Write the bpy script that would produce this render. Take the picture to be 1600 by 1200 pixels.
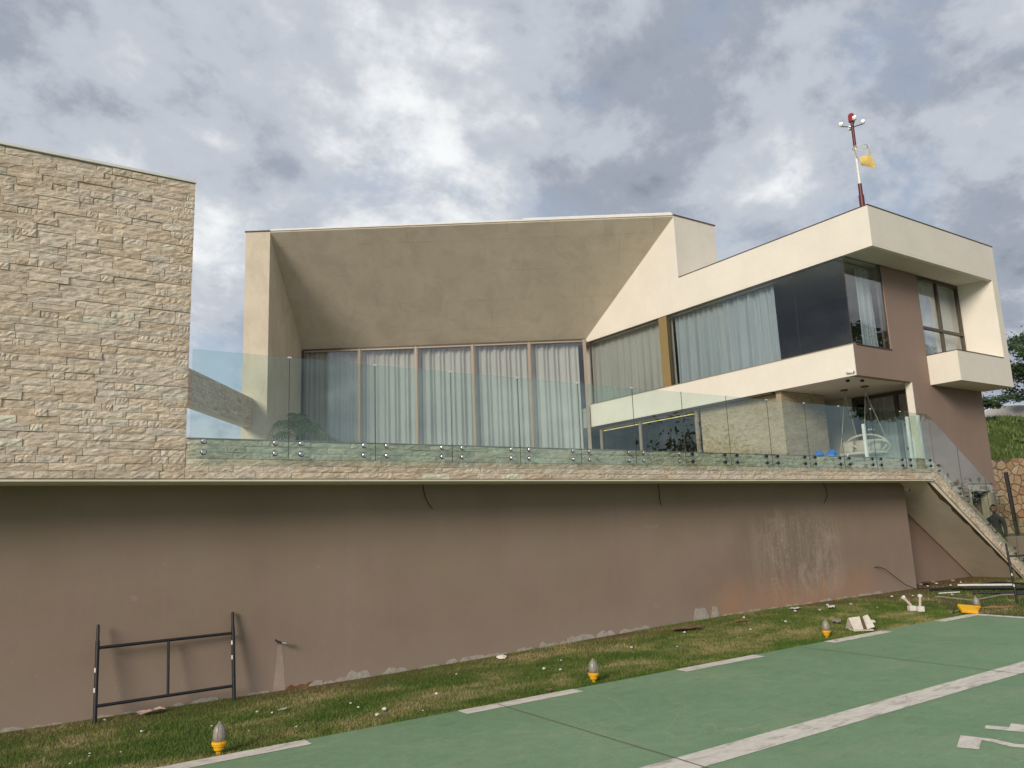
import bpy, bmesh, math, random
import numpy as np
from mathutils import Vector, Matrix
R = math.radians
for o in list(bpy.data.objects): bpy.data.objects.remove(o)
sc = bpy.context.scene
col = sc.collection
rng = random.Random(7)
nrg = np.random.default_rng(11)

# ------------------------------------------------------------------ camera
YAW, PITCH, ROLL, FPX, CAMZ = R(55.809), R(10.365), R(-2.2457), 1211.1, 2.03
fw = Vector((math.cos(YAW)*math.cos(PITCH), math.sin(YAW)*math.cos(PITCH), math.sin(PITCH)))
rt0 = Vector((math.sin(YAW), -math.cos(YAW), 0))
up0 = rt0.cross(fw)
rt = rt0*math.cos(ROLL) + up0*math.sin(ROLL)
up = up0*math.cos(ROLL) - rt0*math.sin(ROLL)
cam = bpy.data.cameras.new('camera'); cam.sensor_width = 36; cam.lens = FPX*36/1600
cam.clip_end = 3000; cam.clip_start = 0.05
camo = bpy.data.objects.new('camera', cam); col.objects.link(camo)
m = Matrix((rt, up, -fw)).transposed().to_4x4(); m.translation = (0, 0, CAMZ)
camo.matrix_world = m
sc.camera = camo

# ------------------------------------------------------------------ world, sun, exposure
SUN_AZ = math.atan2(-0.45, -0.89)          # direction towards the sun, in the XY plane
SUN_EL = R(22)
w = bpy.data.worlds.new('World'); sc.world = w; w.use_nodes = True
nt = w.node_tree; nt.nodes.clear()
def N(t, **k):
    n = nt.nodes.new(t)
    for a, b in k.items(): setattr(n, a, b)
    return n
def VM(op, a, b=None):
    n = N('ShaderNodeVectorMath', operation=op); nt.links.new(a, n.inputs[0])
    if b is not None:
        if isinstance(b, (tuple, list)): n.inputs[1].default_value = b
        else: nt.links.new(b, n.inputs[1])
    return n.outputs[0]
def MA(op, a, b, c=None):
    n = N('ShaderNodeMath', operation=op)
    for i, v in enumerate((a, b, c)):
        if v is None: continue
        if isinstance(v, (int, float)): n.inputs[i].default_value = v
        else: nt.links.new(v, n.inputs[i])
    return n.outputs[0]
def NOISE(vec, scale, detail, rough, dist=0.0):
    n = N('ShaderNodeTexNoise'); n.inputs['Scale'].default_value = scale; n.inputs['Detail'].default_value = detail
    n.inputs['Roughness'].default_value = rough; n.inputs['Distortion'].default_value = dist
    nt.links.new(vec, n.inputs['Vector']); return n.outputs['Fac']
def RAMP(fac, stops, interp='EASE'):
    n = N('ShaderNodeValToRGB'); n.color_ramp.interpolation = interp
    e = n.color_ramp.elements
    while len(e) < len(stops): e.new(0.5)
    for el, (p, c) in zip(e, stops):
        el.position = p; el.color = (c[0], c[1], c[2], 1) if not isinstance(c, (int, float)) else (c, c, c, 1)
    nt.links.new(fac, n.inputs[0]); return n.outputs[0]
def MIX(fac, a, b, bt='MIX'):
    n = N('ShaderNodeMix', data_type='RGBA', blend_type=bt)
    for s, v in ((0, fac), (6, a), (7, b)):
        if isinstance(v, (int, float)): n.inputs[s].default_value = v
        elif isinstance(v, (tuple, list)): n.inputs[s].default_value = (*v, 1)
        else: nt.links.new(v, n.inputs[s])
    return n.outputs[2]
sky = N('ShaderNodeTexSky'); sky.sky_type = 'NISHITA'; sky.sun_disc = False
sky.sun_elevation = SUN_EL; sky.sun_rotation = math.pi/2 - SUN_AZ
sky.air_density = 1.2; sky.dust_density = 1.5
tc = N('ShaderNodeTexCoord')
d = tc.outputs['Generated']
sep = N('ShaderNodeSeparateXYZ'); nt.links.new(d, sep.inputs[0])
zz = MA('ADD', MA('MAXIMUM', sep.outputs[2], 0.0), 0.42)
cb = N('ShaderNodeCombineXYZ')
nt.links.new(MA('DIVIDE', sep.outputs[0], zz), cb.inputs[0]); nt.links.new(MA('DIVIDE', sep.outputs[1], zz), cb.inputs[1])
cb.inputs[2].default_value = 3.7
pv = cb.outputs[0]
n_big = NOISE(pv, 1.5, 4, 0.55, 0.25)
n_med = NOISE(VM('ADD', pv, (4.1, 8.3, 1.2)), 3.4, 10, 0.60, 0.25)
n_fin = NOISE(VM('ADD', pv, (14.1, 3.3, 5.2)), 9.0, 8, 0.62, 0.15)
dens = MA('ADD', MA('MULTIPLY', n_big, 0.46), MA('ADD', MA('MULTIPLY', n_med, 0.44), MA('MULTIPLY', n_fin, 0.12)))
mask = RAMP(dens, [(0.38, 0.3), (0.50, 1.0)])
shade = MA('ADD', MA('MULTIPLY', NOISE(VM('ADD', pv, (9.4, 1.7, 7.7)), 2.3, 8, 0.58, 0.3), 0.50), MA('ADD', MA('MULTIPLY', n_med, 0.34), MA('MULTIPLY', n_fin, 0.18)))
cloud = RAMP(shade, [(0.38, (0.110, 0.122, 0.150)), (0.46, (0.185, 0.204, 0.242)), (0.53, (0.285, 0.305, 0.338)), (0.64, (0.50, 0.51, 0.515))])
blue = MIX(1.0, sky.outputs[0], (0.07, 0.07, 0.07), 'MULTIPLY')
blue2 = MIX(0.75, blue, (0.215, 0.27, 0.355))
skycol = MIX(mask, blue2, cloud)
bg = N('ShaderNodeBackground'); bg.inputs[1].default_value = 1.0
nt.links.new(skycol, bg.inputs[0])
wo = N('ShaderNodeOutputWorld'); nt.links.new(bg.outputs[0], wo.inputs[0])

sun = bpy.data.lights.new('sun', 'SUN'); sun.energy = 1.5; sun.angle = R(20); sun.color = (1.0, 0.90, 0.77)
suno = bpy.data.objects.new('sun', sun); col.objects.link(suno)
sd = Vector((math.cos(SUN_AZ)*math.cos(SUN_EL), math.sin(SUN_AZ)*math.cos(SUN_EL), math.sin(SUN_EL)))
suno.rotation_euler = sd.to_track_quat('Z', 'Y').to_euler(); suno.location = (-20, -10, 25)

sc.render.engine = 'CYCLES'
vs = sc.view_settings
vs.view_transform = 'Standard'; vs.look = 'None'; vs.gamma = 1; vs.exposure = 0.92; vs.use_curve_mapping = False
sc.cycles.transparent_max_bounces = 24; sc.cycles.max_bounces = 8
sc.render.resolution_x = 1024; sc.render.resolution_y = 768

# ------------------------------------------------------------------ materials
class MT:
    """small node helper around one material"""
    def __init__(s, name, rough=0.8, spec=0.3, metal=0.0):
        s.m = bpy.data.materials.new(name); s.m.use_nodes = True; s.t = s.m.node_tree
        s.b = s.t.nodes['Principled BSDF']; s.b.inputs['Roughness'].default_value = rough
        s.b.inputs['Specular IOR Level'].default_value = spec; s.b.inputs['Metallic'].default_value = metal
    def n(s, t, **k):
        x = s.t.nodes.new(t)
        for a, b in k.items(): setattr(x, a, b)
        return x
    def l(s, a, b): s.t.links.new(a, b)
    def pos(s, scale=(1, 1, 1), obj=False):
        p = s.n('ShaderNodeTexCoord').outputs['Object'] if obj else s.n('ShaderNodeNewGeometry').outputs['Position']
        v = s.n('ShaderNodeVectorMath', operation='MULTIPLY'); s.l(p, v.inputs[0]); v.inputs[1].default_value = scale
        return v.outputs[0]
    def noise(s, vec, scale, detail=4, rough=0.55, dist=0.0):
        x = s.n('ShaderNodeTexNoise'); x.inputs['Scale'].default_value = scale; x.inputs['Detail'].default_value = detail
        x.inputs['Roughness'].default_value = rough; x.inputs['Distortion'].default_value = dist
        s.l(vec, x.inputs['Vector']); return x.outputs['Fac']
    def ramp(s, fac, stops, interp='LINEAR'):
        x = s.n('ShaderNodeValToRGB'); x.color_ramp.interpolation = interp; e = x.color_ramp.elements
        while len(e) < len(stops): e.new(0.5)
        for el, (p, c) in zip(e, stops):
            el.position = p; el.color = (c, c, c, 1) if isinstance(c, (int, float)) else (*c, 1)
        s.l(fac, x.inputs[0]); return x.outputs[0]
    def math(s, op, a, b=0.0, c=None, clamp=False):
        x = s.n('ShaderNodeMath', operation=op); x.use_clamp = clamp
        for i, v in enumerate((a, b, c)):
            if v is None: continue
            if isinstance(v, (int, float)): x.inputs[i].default_value = v
            else: s.l(v, x.inputs[i])
        return x.outputs[0]
    def mix(s, fac, a, b, bt='MIX'):
        x = s.n('ShaderNodeMix', data_type='RGBA', blend_type=bt)
        for i, v in ((0, fac), (6, a), (7, b)):
            if isinstance(v, (int, float)): x.inputs[i].default_value = v
            elif isinstance(v, (tuple, list)): x.inputs[i].default_value = (*v, 1)
            else: s.l(v, x.inputs[i])
        return x.outputs[2]
    def color(s, c):
        if isinstance(c, (tuple, list)): s.b.inputs['Base Color'].default_value = (*c, 1)
        else: s.l(c, s.b.inputs['Base Color'])
    def bump(s, h, strength=0.3, dist=0.02):
        x = s.n('ShaderNodeBump'); x.inputs['Strength'].default_value = strength; x.inputs['Distance'].default_value = dist
        s.l(h, x.inputs['Height']); s.l(x.outputs[0], s.b.inputs['Normal'])
    def sepz(s):
        x = s.n('ShaderNodeSeparateXYZ'); s.l(s.n('ShaderNodeNewGeometry').outputs['Position'], x.inputs[0]); return x.outputs
M = {}
def simple(name, c, rough=0.6, spec=0.3, metal=0.0, var=0.12, scale=8.0, bump=0.0):
    k = MT(name, rough, spec, metal)
    n = k.noise(k.pos(), scale, 5, 0.6)
    lo = tuple(x*(1-var) for x in c); hi = tuple(min(1, x*(1+var)) for x in c)
    k.color(k.ramp(n, [(0.3, lo), (0.7, hi)]))
    if bump: k.bump(n, bump, 0.01)
    M[name] = k.m; return k.m

def plaster(name, c, var=0.06, trowel=0.0, bump=0.15, streak=0.0, stain=None):
    k = MT(name, 0.85, 0.2)
    n1 = k.noise(k.pos(), 0.9, 5, 0.6)
    n2 = k.noise(k.pos(), 14, 4, 0.6)
    f = k.math('ADD', k.math('MULTIPLY', n1, 0.7), k.math('MULTIPLY', n2, 0.3))
    cc = k.ramp(f, [(0.32, tuple(x*(1-var*1.6) for x in c)), (0.68, tuple(min(1, x*(1+var)) for x in c))])
    if streak:
        s1 = k.noise(k.pos((1.3, 1.3, 0.06)), 3.0, 5, 0.65)
        cc = k.mix(k.math('MULTIPLY', k.ramp(s1, [(0.5, 0.0), (0.75, 1.0)]), streak), cc, tuple(x*0.72 for x in c))
    if stain:
        s2 = k.noise(k.pos((1.0, 1.0, 0.55)), 1.4, 7, 0.66, 0.5)
        cc = k.mix(k.math('MULTIPLY', k.ramp(s2, [(0.46, 0.0), (0.66, 1.0)]), stain[1]), cc, stain[0])
    k.color(cc)
    n3 = k.noise(k.pos(), 90, 3, 0.6)
    k.bump(k.math('ADD', n3, k.math('MULTIPLY', n2, 1.5)), bump, 0.006)
    M[name] = k.m; return k
WHITE = (0.80, 0.75, 0.65)
plaster('plaster_white', WHITE, 0.04, streak=0.08)
plaster('plaster_white_fin', (0.74, 0.695, 0.60), 0.05, streak=0.12)
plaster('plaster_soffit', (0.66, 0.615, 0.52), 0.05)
plaster('plaster_pillar', (0.62, 0.55, 0.43), 0.07, streak=0.18, stain=((0.42, 0.36, 0.27), 0.45))
kr = plaster('plaster_raw', (0.60, 0.54, 0.43), 0.07, streak=0.05, stain=((0.48, 0.43, 0.34), 0.7))
def seams(k):
    # faint trowelled joints between the cement boards of the soffit
    p = k.n('ShaderNodeNewGeometry').outputs['Position']
    dr = k.n('ShaderNodeVectorMath', operation='DOT_PRODUCT'); k.l(p, dr.inputs[0]); dr.inputs[1].default_value = tuple(rt0)
    z = k.sepz()[2]; cbn = k.n('ShaderNodeCombineXYZ'); k.l(dr.outputs['Value'], cbn.inputs[0]); k.l(k.math('MULTIPLY', z, 1.6), cbn.inputs[1])
    br = k.n('ShaderNodeTexBrick'); k.l(cbn.outputs[0], br.inputs['Vector']); br.offset = 0.37; br.squash = 0.7; br.squash_frequency = 3
    for q, v in (('Scale', 1.0), ('Mortar Size', 0.012), ('Mortar Smooth', 0.4), ('Brick Width', 2.4), ('Row Height', 1.25)): br.inputs[q].default_value = v
    br.inputs['Color1'].default_value = (1, 1, 1, 1); br.inputs['Color2'].default_value = (0.95, 0.95, 0.94, 1); br.inputs['Mortar'].default_value = (0.80, 0.79, 0.77, 1)
    patchy = k.ramp(k.noise(k.pos(), 0.7, 4, 0.6), [(0.42, 0.0), (0.6, 1.0)])
    src = k.b.inputs['Base Color'].links[0].from_socket
    k.color(k.mix(patchy, src, k.mix(1.0, src, br.outputs['Color'], 'MULTIPLY')))
seams(kr)
plaster('plaster_purple', (0.305, 0.222, 0.178), 0.05, streak=0.14)
plaster('plaster_stair', (0.78, 0.72, 0.58), 0.06, stain=((0.66, 0.59, 0.46), 0.5))

# long terrace wall: paint with dust, splashes and rising damp
def wall_mat():
    k = MT('plaster_terrace_wall', 0.87, 0.18)
    base = (0.262, 0.192, 0.155)
    x, y, z = k.sepz()
    n1 = k.noise(k.pos(), 0.55, 4, 0.6); n2 = k.noise(k.pos(), 9, 5, 0.6)
    c = k.ramp(n1, [(0.3, (0.280, 0.206, 0.158)), (0.7, (0.340, 0.256, 0.200))])
    st = k.noise(k.pos((2.2, 1, 0.07)), 2.2, 6, 0.7)
    c = k.mix(k.math('MULTIPLY', k.ramp(st, [(0.52, 0.0), (0.78, 1.0)]), 0.30), c, (0.345, 0.275, 0.225))
    dst = k.noise(k.pos((1, 1, 0.6)), 1.1, 5, 0.6, 0.8)
    c = k.mix(k.math('MULTIPLY', k.ramp(dst, [(0.42, 0.0), (0.62, 1.0)]), 0.5), c, (0.30, 0.232, 0.160))
    # pale dust band at the foot
    foot = k.math('SUBTRACT', 1.0, k.math('DIVIDE', k.math('ADD', z, k.math('MULTIPLY', n2, -0.25)), 0.55), clamp=True)
    c = k.mix(k.math('MULTIPLY', foot, 0.45), c, (0.36, 0.29, 0.235))
    # splash area round x = 12.6 .. 16.6
    def win(v, a, b, s):
        u = k.math('DIVIDE', k.math('SUBTRACT', v, a), s, clamp=True)
        q = k.math('DIVIDE', k.math('SUBTRACT', b, v), s, clamp=True)
        return k.math('MULTIPLY', u, q)
    rust = k.math('MULTIPLY', win(x, 11.4, 17.6, 0.9), win(z, -0.6, 1.05, 0.6))
    rn = k.noise(k.pos((1.5, 1, 0.5)), 2.0, 6, 0.65)
    c = k.mix(k.math('MULTIPLY', rust, k.ramp(rn, [(0.35, 0.25), (0.58, 1.0)])), c, (0.40, 0.245, 0.16))
    dirt = k.math('MULTIPLY', win(x, 12.2, 16.6, 1.3), win(z, 0.3, 2.3, 0.6))
    dn = k.noise(k.pos((3.0, 1, 0.16)), 2.0, 6, 0.7)
    c = k.mix(k.math('MULTIPLY', dirt, k.ramp(dn, [(0.40, 0.0), (0.60, 0.7)])), c, (0.215, 0.17, 0.135))
    sw = k.math('MULTIPLY', win(x, 13.0, 16.4, 0.8), win(z, 0.1, 2.35, 0.5))
    s1 = k.noise(k.pos((4.5, 1, 0.30)), 2.4, 8, 0.78, 0.3)
    s2 = k.noise(k.pos((1, 1, 0.7)), 26, 3, 0.7)
    w_ = k.math('MULTIPLY', sw, k.math('ADD', k.math('MULTIPLY', k.ramp(s1, [(0.50, 0.0), (0.70, 1.0)]), 0.34), k.math('ADD', k.ramp(s2, [(0.62, 0.0), (0.655, 0.85)]), k.ramp(k.noise(k.pos((1.2, 1, 0.8)), 1.7, 8, 0.78, 0.6), [(0.50, 0.0), (0.68, 0.42)]))), clamp=True)
    c = k.mix(w_, c, (0.60, 0.52, 0.43))
    # stray paint flecks anywhere
    s3 = k.noise(k.pos(), 17, 2, 0.5)
    c = k.mix(k.ramp(s3, [(0.775, 0.0), (0.785, 0.75)]), c, (0.5, 0.44, 0.37))
    s5 = k.noise(k.pos((0.35, 1, 1.0)), 7, 3, 0.6)
    c = k.mix(k.ramp(s5, [(0.735, 0.0), (0.76, 0.35)]), c, (0.40, 0.33, 0.27))
    k.color(c)
    k.bump(k.math('ADD', k.noise(k.pos(), 120, 2, 0.6), k.math('MULTIPLY', n2, 2.5)), 0.22, 0.006)
    M['terrace_wall'] = k.m
wall_mat()

def stone_mat(name, cols, dark=0.58, bump=0.62, scale=1.0):
    k = MT(name, 0.88, 0.2)
    oi = k.n('ShaderNodeObjectInfo').outputs['Random']
    isl = k.n('ShaderNodeNewGeometry').outputs['Random Per Island']
    rnd = k.math('FRACT', k.math('ADD', oi, isl))
    c = k.ramp(rnd, [(i/(len(cols)-1), q) for i, q in enumerate(cols)])
    n1 = k.noise(k.pos((1, 1, 2.2)), 5*scale, 6, 0.65, 0.6)
    n2 = k.noise(k.pos((0.8, 0.8, 2.0)), 20*scale, 9, 0.76, 0.25)
    c = k.mix(0.8, c, k.ramp(n1, [(0.25, 0.60), (0.5, 0.98), (0.75, 1.25)]), 'MULTIPLY')
    och = k.noise(k.pos((1, 1, 1.5)), 2.3*scale, 5, 0.6, 0.5)
    c = k.mix(k.math('MULTIPLY', k.ramp(och, [(0.55, 0.0), (0.72, 1.0)]), 0.30), c, (0.56, 0.42, 0.28))
    c = k.mix(0.55, c, k.ramp(n2, [(0.28, dark), (0.52, 1.0), (0.75, 1.22)]), 'MULTIPLY')
    k.color(c)
    n4 = k.noise(k.pos((1, 1, 1.7)), 85*scale, 5, 0.75)
    rg = k.n('ShaderNodeTexNoise', noise_type='RIDGED_MULTIFRACTAL'); k.l(k.pos((0.62, 0.62, 1.5)), rg.inputs['Vector'])
    for q, v in (('Scale', 17*scale), ('Detail', 6), ('Roughness', 0.62), ('Lacunarity', 2.1), ('Offset', 0.85), ('Gain', 1.6), ('Distortion', 0.5)): rg.inputs[q].default_value = v
    rid = k.math('MINIMUM', rg.outputs['Fac'], 2.5)
    c2 = k.mix(0.42, c, k.ramp(k.math('MULTIPLY', rid, 0.4), [(0.08, 0.66), (0.32, 1.0), (0.75, 1.28)]), 'MULTIPLY')  # highlights on the ridges and shade in the grooves painted into the colour
    k.color(c2)
    h = k.math('ADD', k.math('MULTIPLY', n2, 0.55), k.math('ADD', k.math('MULTIPLY', rid, 0.30), k.math('MULTIPLY', n4, 0.30)))
    k.bump(h, bump, 0.03/scale)
    M[name] = k.m
stone_mat('split_stone', [(0.674, 0.541, 0.405), (0.682, 0.558, 0.431), (0.829, 0.700, 0.562), (0.755, 0.629, 0.488), (0.769, 0.655, 0.541),
                          (0.837, 0.690, 0.530), (0.724, 0.565, 0.418), (0.739, 0.644, 0.543), (0.696, 0.573, 0.450), (0.840, 0.782, 0.627)])
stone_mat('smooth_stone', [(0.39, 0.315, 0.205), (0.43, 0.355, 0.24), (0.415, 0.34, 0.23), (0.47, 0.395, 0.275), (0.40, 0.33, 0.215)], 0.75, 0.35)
stone_mat('rubble_stone', [(0.40, 0.26, 0.15), (0.50, 0.36, 0.22), (0.33, 0.17, 0.09), (0.55, 0.43, 0.29), (0.45, 0.29, 0.16), (0.50, 0.40, 0.28)], 0.6, 0.5)
simple('mortar', (0.20, 0.175, 0.14), 0.95, 0.1, var=0.2, scale=6, bump=0.3)
simple('mortar_dark', (0.17, 0.125, 0.085), 0.95, 0.1, var=0.2, scale=8, bump=0.3)
simple('concrete', (0.36, 0.33, 0.285), 0.9, 0.15, var=0.15, scale=4, bump=0.3)
simple('cement_patch', (0.43, 0.39, 0.34), 0.95, 0.1, var=0.2, scale=14, bump=0.5)
simple('drip_pale', (0.40, 0.325, 0.265), 0.9, 0.1, var=0.12, scale=5)
simple('terrace_tile', (0.42, 0.385, 0.33), 0.6, 0.3, var=0.1, scale=2)
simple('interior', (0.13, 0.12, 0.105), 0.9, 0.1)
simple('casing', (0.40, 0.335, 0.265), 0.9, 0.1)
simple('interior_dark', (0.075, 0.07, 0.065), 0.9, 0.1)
simple('coping_dark', (0.11, 0.075, 0.06), 0.6, 0.3)
simple('coping_white', (0.78, 0.765, 0.73), 0.5, 0.3, var=0.05)
simple('frame_champagne', (0.36, 0.295, 0.225), 0.42, 0.5, 0.25, var=0.06)
simple('frame_bronze', (0.085, 0.066, 0.048), 0.45, 0.5, 0.2, var=0.1)
simple('panel_gold', (0.27, 0.195, 0.085), 0.6, 0.3, var=0.08)
simple('gold_strip', (0.66, 0.47, 0.17), 0.5, 0.3)
def emis(name, c, s_):
    k = MT(name); k.b.inputs['Emission Color'].default_value = (*c, 1); k.b.inputs['Emission Strength'].default_value = s_; k.color(c); M[name] = k.m
emis('led', (1.0, 0.72, 0.28), 2.5)
simple('steel', (0.62, 0.62, 0.60), 0.3, 0.5, 0.9, var=0.05)
simple('white_metal', (0.74, 0.73, 0.69), 0.4, 0.4, var=0.05)
simple('black_steel', (0.018, 0.019, 0.022), 0.5, 0.4, var=0.4, scale=20)
simple('black_plastic', (0.015, 0.015, 0.016), 0.45, 0.4, var=0.4, scale=30)
simple('white_plastic', (0.72, 0.69, 0.64), 0.6, 0.3, var=0.1, scale=20)
simple('pink_tube', (0.56, 0.43, 0.37), 0.7, 0.2, var=0.12, scale=30)
simple('carton', (0.62, 0.57, 0.49), 0.9, 0.1, var=0.16, scale=18, bump=0.2)
simple('carton_inside', (0.135, 0.085, 0.06), 0.9, 0.1, var=0.2, scale=18)
simple('yellow_paint', (0.80, 0.42, 0.015), 0.55, 0.3, var=0.12, scale=30)
simple('lamp_globe', (0.30, 0.27, 0.235), 0.35, 0.5, var=0.25, scale=60)
simple('red_paint', (0.10, 0.010, 0.016), 0.45, 0.4, var=0.15)
simple('red_glass', (0.30, 0.018, 0.022), 0.2, 0.6, var=0.1)
simple('sock_cloth', (0.80, 0.58, 0.20), 0.9, 0.1, var=0.15, scale=9)
simple('sock_pale', (0.70, 0.60, 0.48), 0.9, 0.1, var=0.12, scale=9)
simple('rope', (0.50, 0.45, 0.36), 0.9, 0.1)
simple('rattan', (0.58, 0.505, 0.385), 0.75, 0.2, var=0.15, scale=40)
simple('cushion', (0.46, 0.40, 0.32), 0.95, 0.1, var=0.1, scale=12)
simple('blue_cloth', (0.012, 0.17, 0.62), 0.55, 0.3, var=0.2, scale=7)
simple('pot', (0.11, 0.09, 0.075), 0.7, 0.3)
simple('bark', (0.085, 0.065, 0.05), 0.95, 0.1, var=0.3, scale=8, bump=0.5)
simple('earth_red', (0.235, 0.115, 0.06), 0.95, 0.1, var=0.3, scale=3, bump=0.5)
simple('soil', (0.155, 0.105, 0.065), 0.95, 0.1, var=0.35, scale=4, bump=0.5)
simple('litter_white', (0.74, 0.72, 0.68), 0.9, 0.1, var=0.1, scale=30)
simple('litter_brown', (0.26, 0.16, 0.09), 0.9, 0.1, var=0.25, scale=30)
simple('wire', (0.02, 0.018, 0.016), 0.6, 0.3)
simple('dried_grey', (0.30, 0.27, 0.235), 0.9, 0.1, var=0.2, scale=10)
simple('skin', (0.20, 0.115, 0.075), 0.6, 0.3, var=0.06)
simple('shirt', (0.055, 0.055, 0.055), 0.9, 0.1, var=0.15, scale=12)
simple('trousers', (0.045, 0.05, 0.065), 0.9, 0.1)
simple('hair', (0.02, 0.014, 0.01), 0.7, 0.2)
simple('roof_tile', (0.42, 0.19, 0.10), 0.8, 0.2)
simple('mound', (0.52, 0.49, 0.45), 0.9, 0.1, var=0.1, scale=2)

def glass(name, tint, ior, rough=0.0, refl=(1, 1, 1)):
    k = MT(name); t = k.t; t.nodes.remove(k.b)
    out = [n for n in t.nodes if n.type == 'OUTPUT_MATERIAL'][0]
    tr = k.n('ShaderNodeBsdfTransparent'); tr.inputs[0].default_value = (*tint, 1)
    gl = k.n('ShaderNodeBsdfGlossy'); gl.inputs['Roughness'].default_value = rough; gl.inputs[0].default_value = (*refl, 1)
    fr = k.n('ShaderNodeFresnel')
    bf = k.n('ShaderNodeNewGeometry').outputs['Backfacing']      # same reflectance on the exit face (no refraction is traced)
    k.l(k.math('ADD', ior, k.math('MULTIPLY', bf, 1.0/ior - ior)), fr.inputs[0])
    nb = k.n('ShaderNodeBump'); nb.inputs['Strength'].default_value = 0.035; nb.inputs['Distance'].default_value = 0.05
    k.l(k.noise(k.pos(), 0.9, 2, 0.5), nb.inputs['Height']); k.l(nb.outputs[0], gl.inputs['Normal'])
    mx = k.n('ShaderNodeMixShader'); k.l(fr.outputs[0], mx.inputs[0]); k.l(tr.outputs[0], mx.inputs[1]); k.l(gl.outputs[0], mx.inputs[2])
    k.l(mx.outputs[0], out.inputs[0]); M[name] = k.m
glass('glass_rail', (0.90, 0.96, 0.935), 1.66, refl=(0.86, 1.0, 0.98))
glass('glass_rail_clear', (0.90, 0.955, 0.93), 1.5)
glass('glass_window', (0.88, 0.90, 0.90), 1.85)
glass('glass_upper', (0.80, 0.83, 0.83), 1.54)
glass('glass_dark', (0.48, 0.50, 0.50), 1.75)

def curtain_mat(name, c):
    k = MT(name, 0.95, 0.05)
    n = k.noise(k.pos((6, 6, 0.15)), 4, 4, 0.6)
    k.color(k.ramp(n, [(0.3, tuple(x*0.86 for x in c)), (0.7, c)]))
    M[name] = k.m
curtain_mat('curtain_warm', (0.76, 0.73, 0.68)); curtain_mat('curtain_cool', (0.68, 0.73, 0.77))

def pad_mat():
    k = MT('helipad_green', 0.62, 0.3)
    n1 = k.noise(k.pos(), 0.7, 6, 0.6); n2 = k.noise(k.pos((1, 1, 1)), 6, 6, 0.65)
    c = k.ramp(n1, [(0.3, (0.180, 0.305, 0.165)), (0.7, (0.240, 0.355, 0.205))])
    c = k.mix(0.6, c, k.ramp(n2, [(0.3, 0.86), (0.7, 1.1)]), 'MULTIPLY')
    # yellowish worn vein pattern
    n3 = k.noise(k.pos(), 0.38, 7, 0.66, 1.0)
    vein = k.ramp(n3, [(0.488, 0.0), (0.50, 1.0), (0.512, 0.0)])
    n4 = k.noise(k.pos((1, 1, 1)), 0.9, 3, 0.5)
    c = k.mix(k.math('MULTIPLY', k.math('MULTIPLY', vein, k.ramp(n4, [(0.42, 0.0), (0.58, 1.0)])), 0.55), c, (0.36, 0.39, 0.20))
    b1 = k.noise(k.pos((1.0, 1.6, 1)), 0.8, 6, 0.66, 0.8)
    c = k.mix(k.math('MULTIPLY', k.ramp(b1, [(0.52, 0.0), (0.70, 1.0)]), 0.40), c, (0.29, 0.35, 0.19))
    # pale scuffs stretched along the runway direction
    s = k.noise(k.pos((1.0, 6.0, 1)), 3.2, 5, 0.7)
    c = k.mix(k.ramp(s, [(0.60, 0.0), (0.70, 0.38)]), c, (0.42, 0.50, 0.36))
    s4 = k.noise(k.pos((1.0, 4.0, 1)), 1.6, 6, 0.7)
    c = k.mix(k.ramp(s4, [(0.57, 0.0), (0.72, 0.36)]), c, (0.085, 0.16, 0.105))
    s5 = k.noise(k.pos((1.4, 1.4, 1)), 38, 2, 0.5)
    c = k.mix(k.ramp(s5, [(0.70, 0.0), (0.73, 0.6)]), c, (0.55, 0.55, 0.45))
    k.color(c); k.l(k.ramp(n2, [(0.3, 0.52), (0.7, 0.75)]), k.b.inputs['Roughness'])
    g_ = k.noise(k.pos(), 55, 5, 0.75)
    src = k.b.inputs['Base Color'].links[0].from_socket
    k.color(k.mix(0.55, src, k.ramp(g_, [(0.3, 0.80), (0.7, 1.16)]), 'MULTIPLY'))
    k.bump(k.math('ADD', g_, k.math('MULTIPLY', n2, 2)), 0.3, 0.005)
    M['helipad_green'] = k.m
    k = MT('pad_white', 0.7, 0.25)
    n1 = k.noise(k.pos((1.4, 4, 1)), 2.2, 7, 0.7, 0.5)
    c = k.ramp(n1, [(0.32, (0.36, 0.31, 0.255)), (0.46, (0.70, 0.64, 0.55)), (0.62, (0.80, 0.745, 0.65))])
    n2 = k.noise(k.pos(), 22, 4, 0.7)
    c = k.mix(0.6, c, k.ramp(n2, [(0.3, 0.84), (0.6, 1.05)]), 'MULTIPLY')
    k.color(c); k.bump(n2, 0.2, 0.004); M['pad_white'] = k.m
pad_mat()
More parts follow.
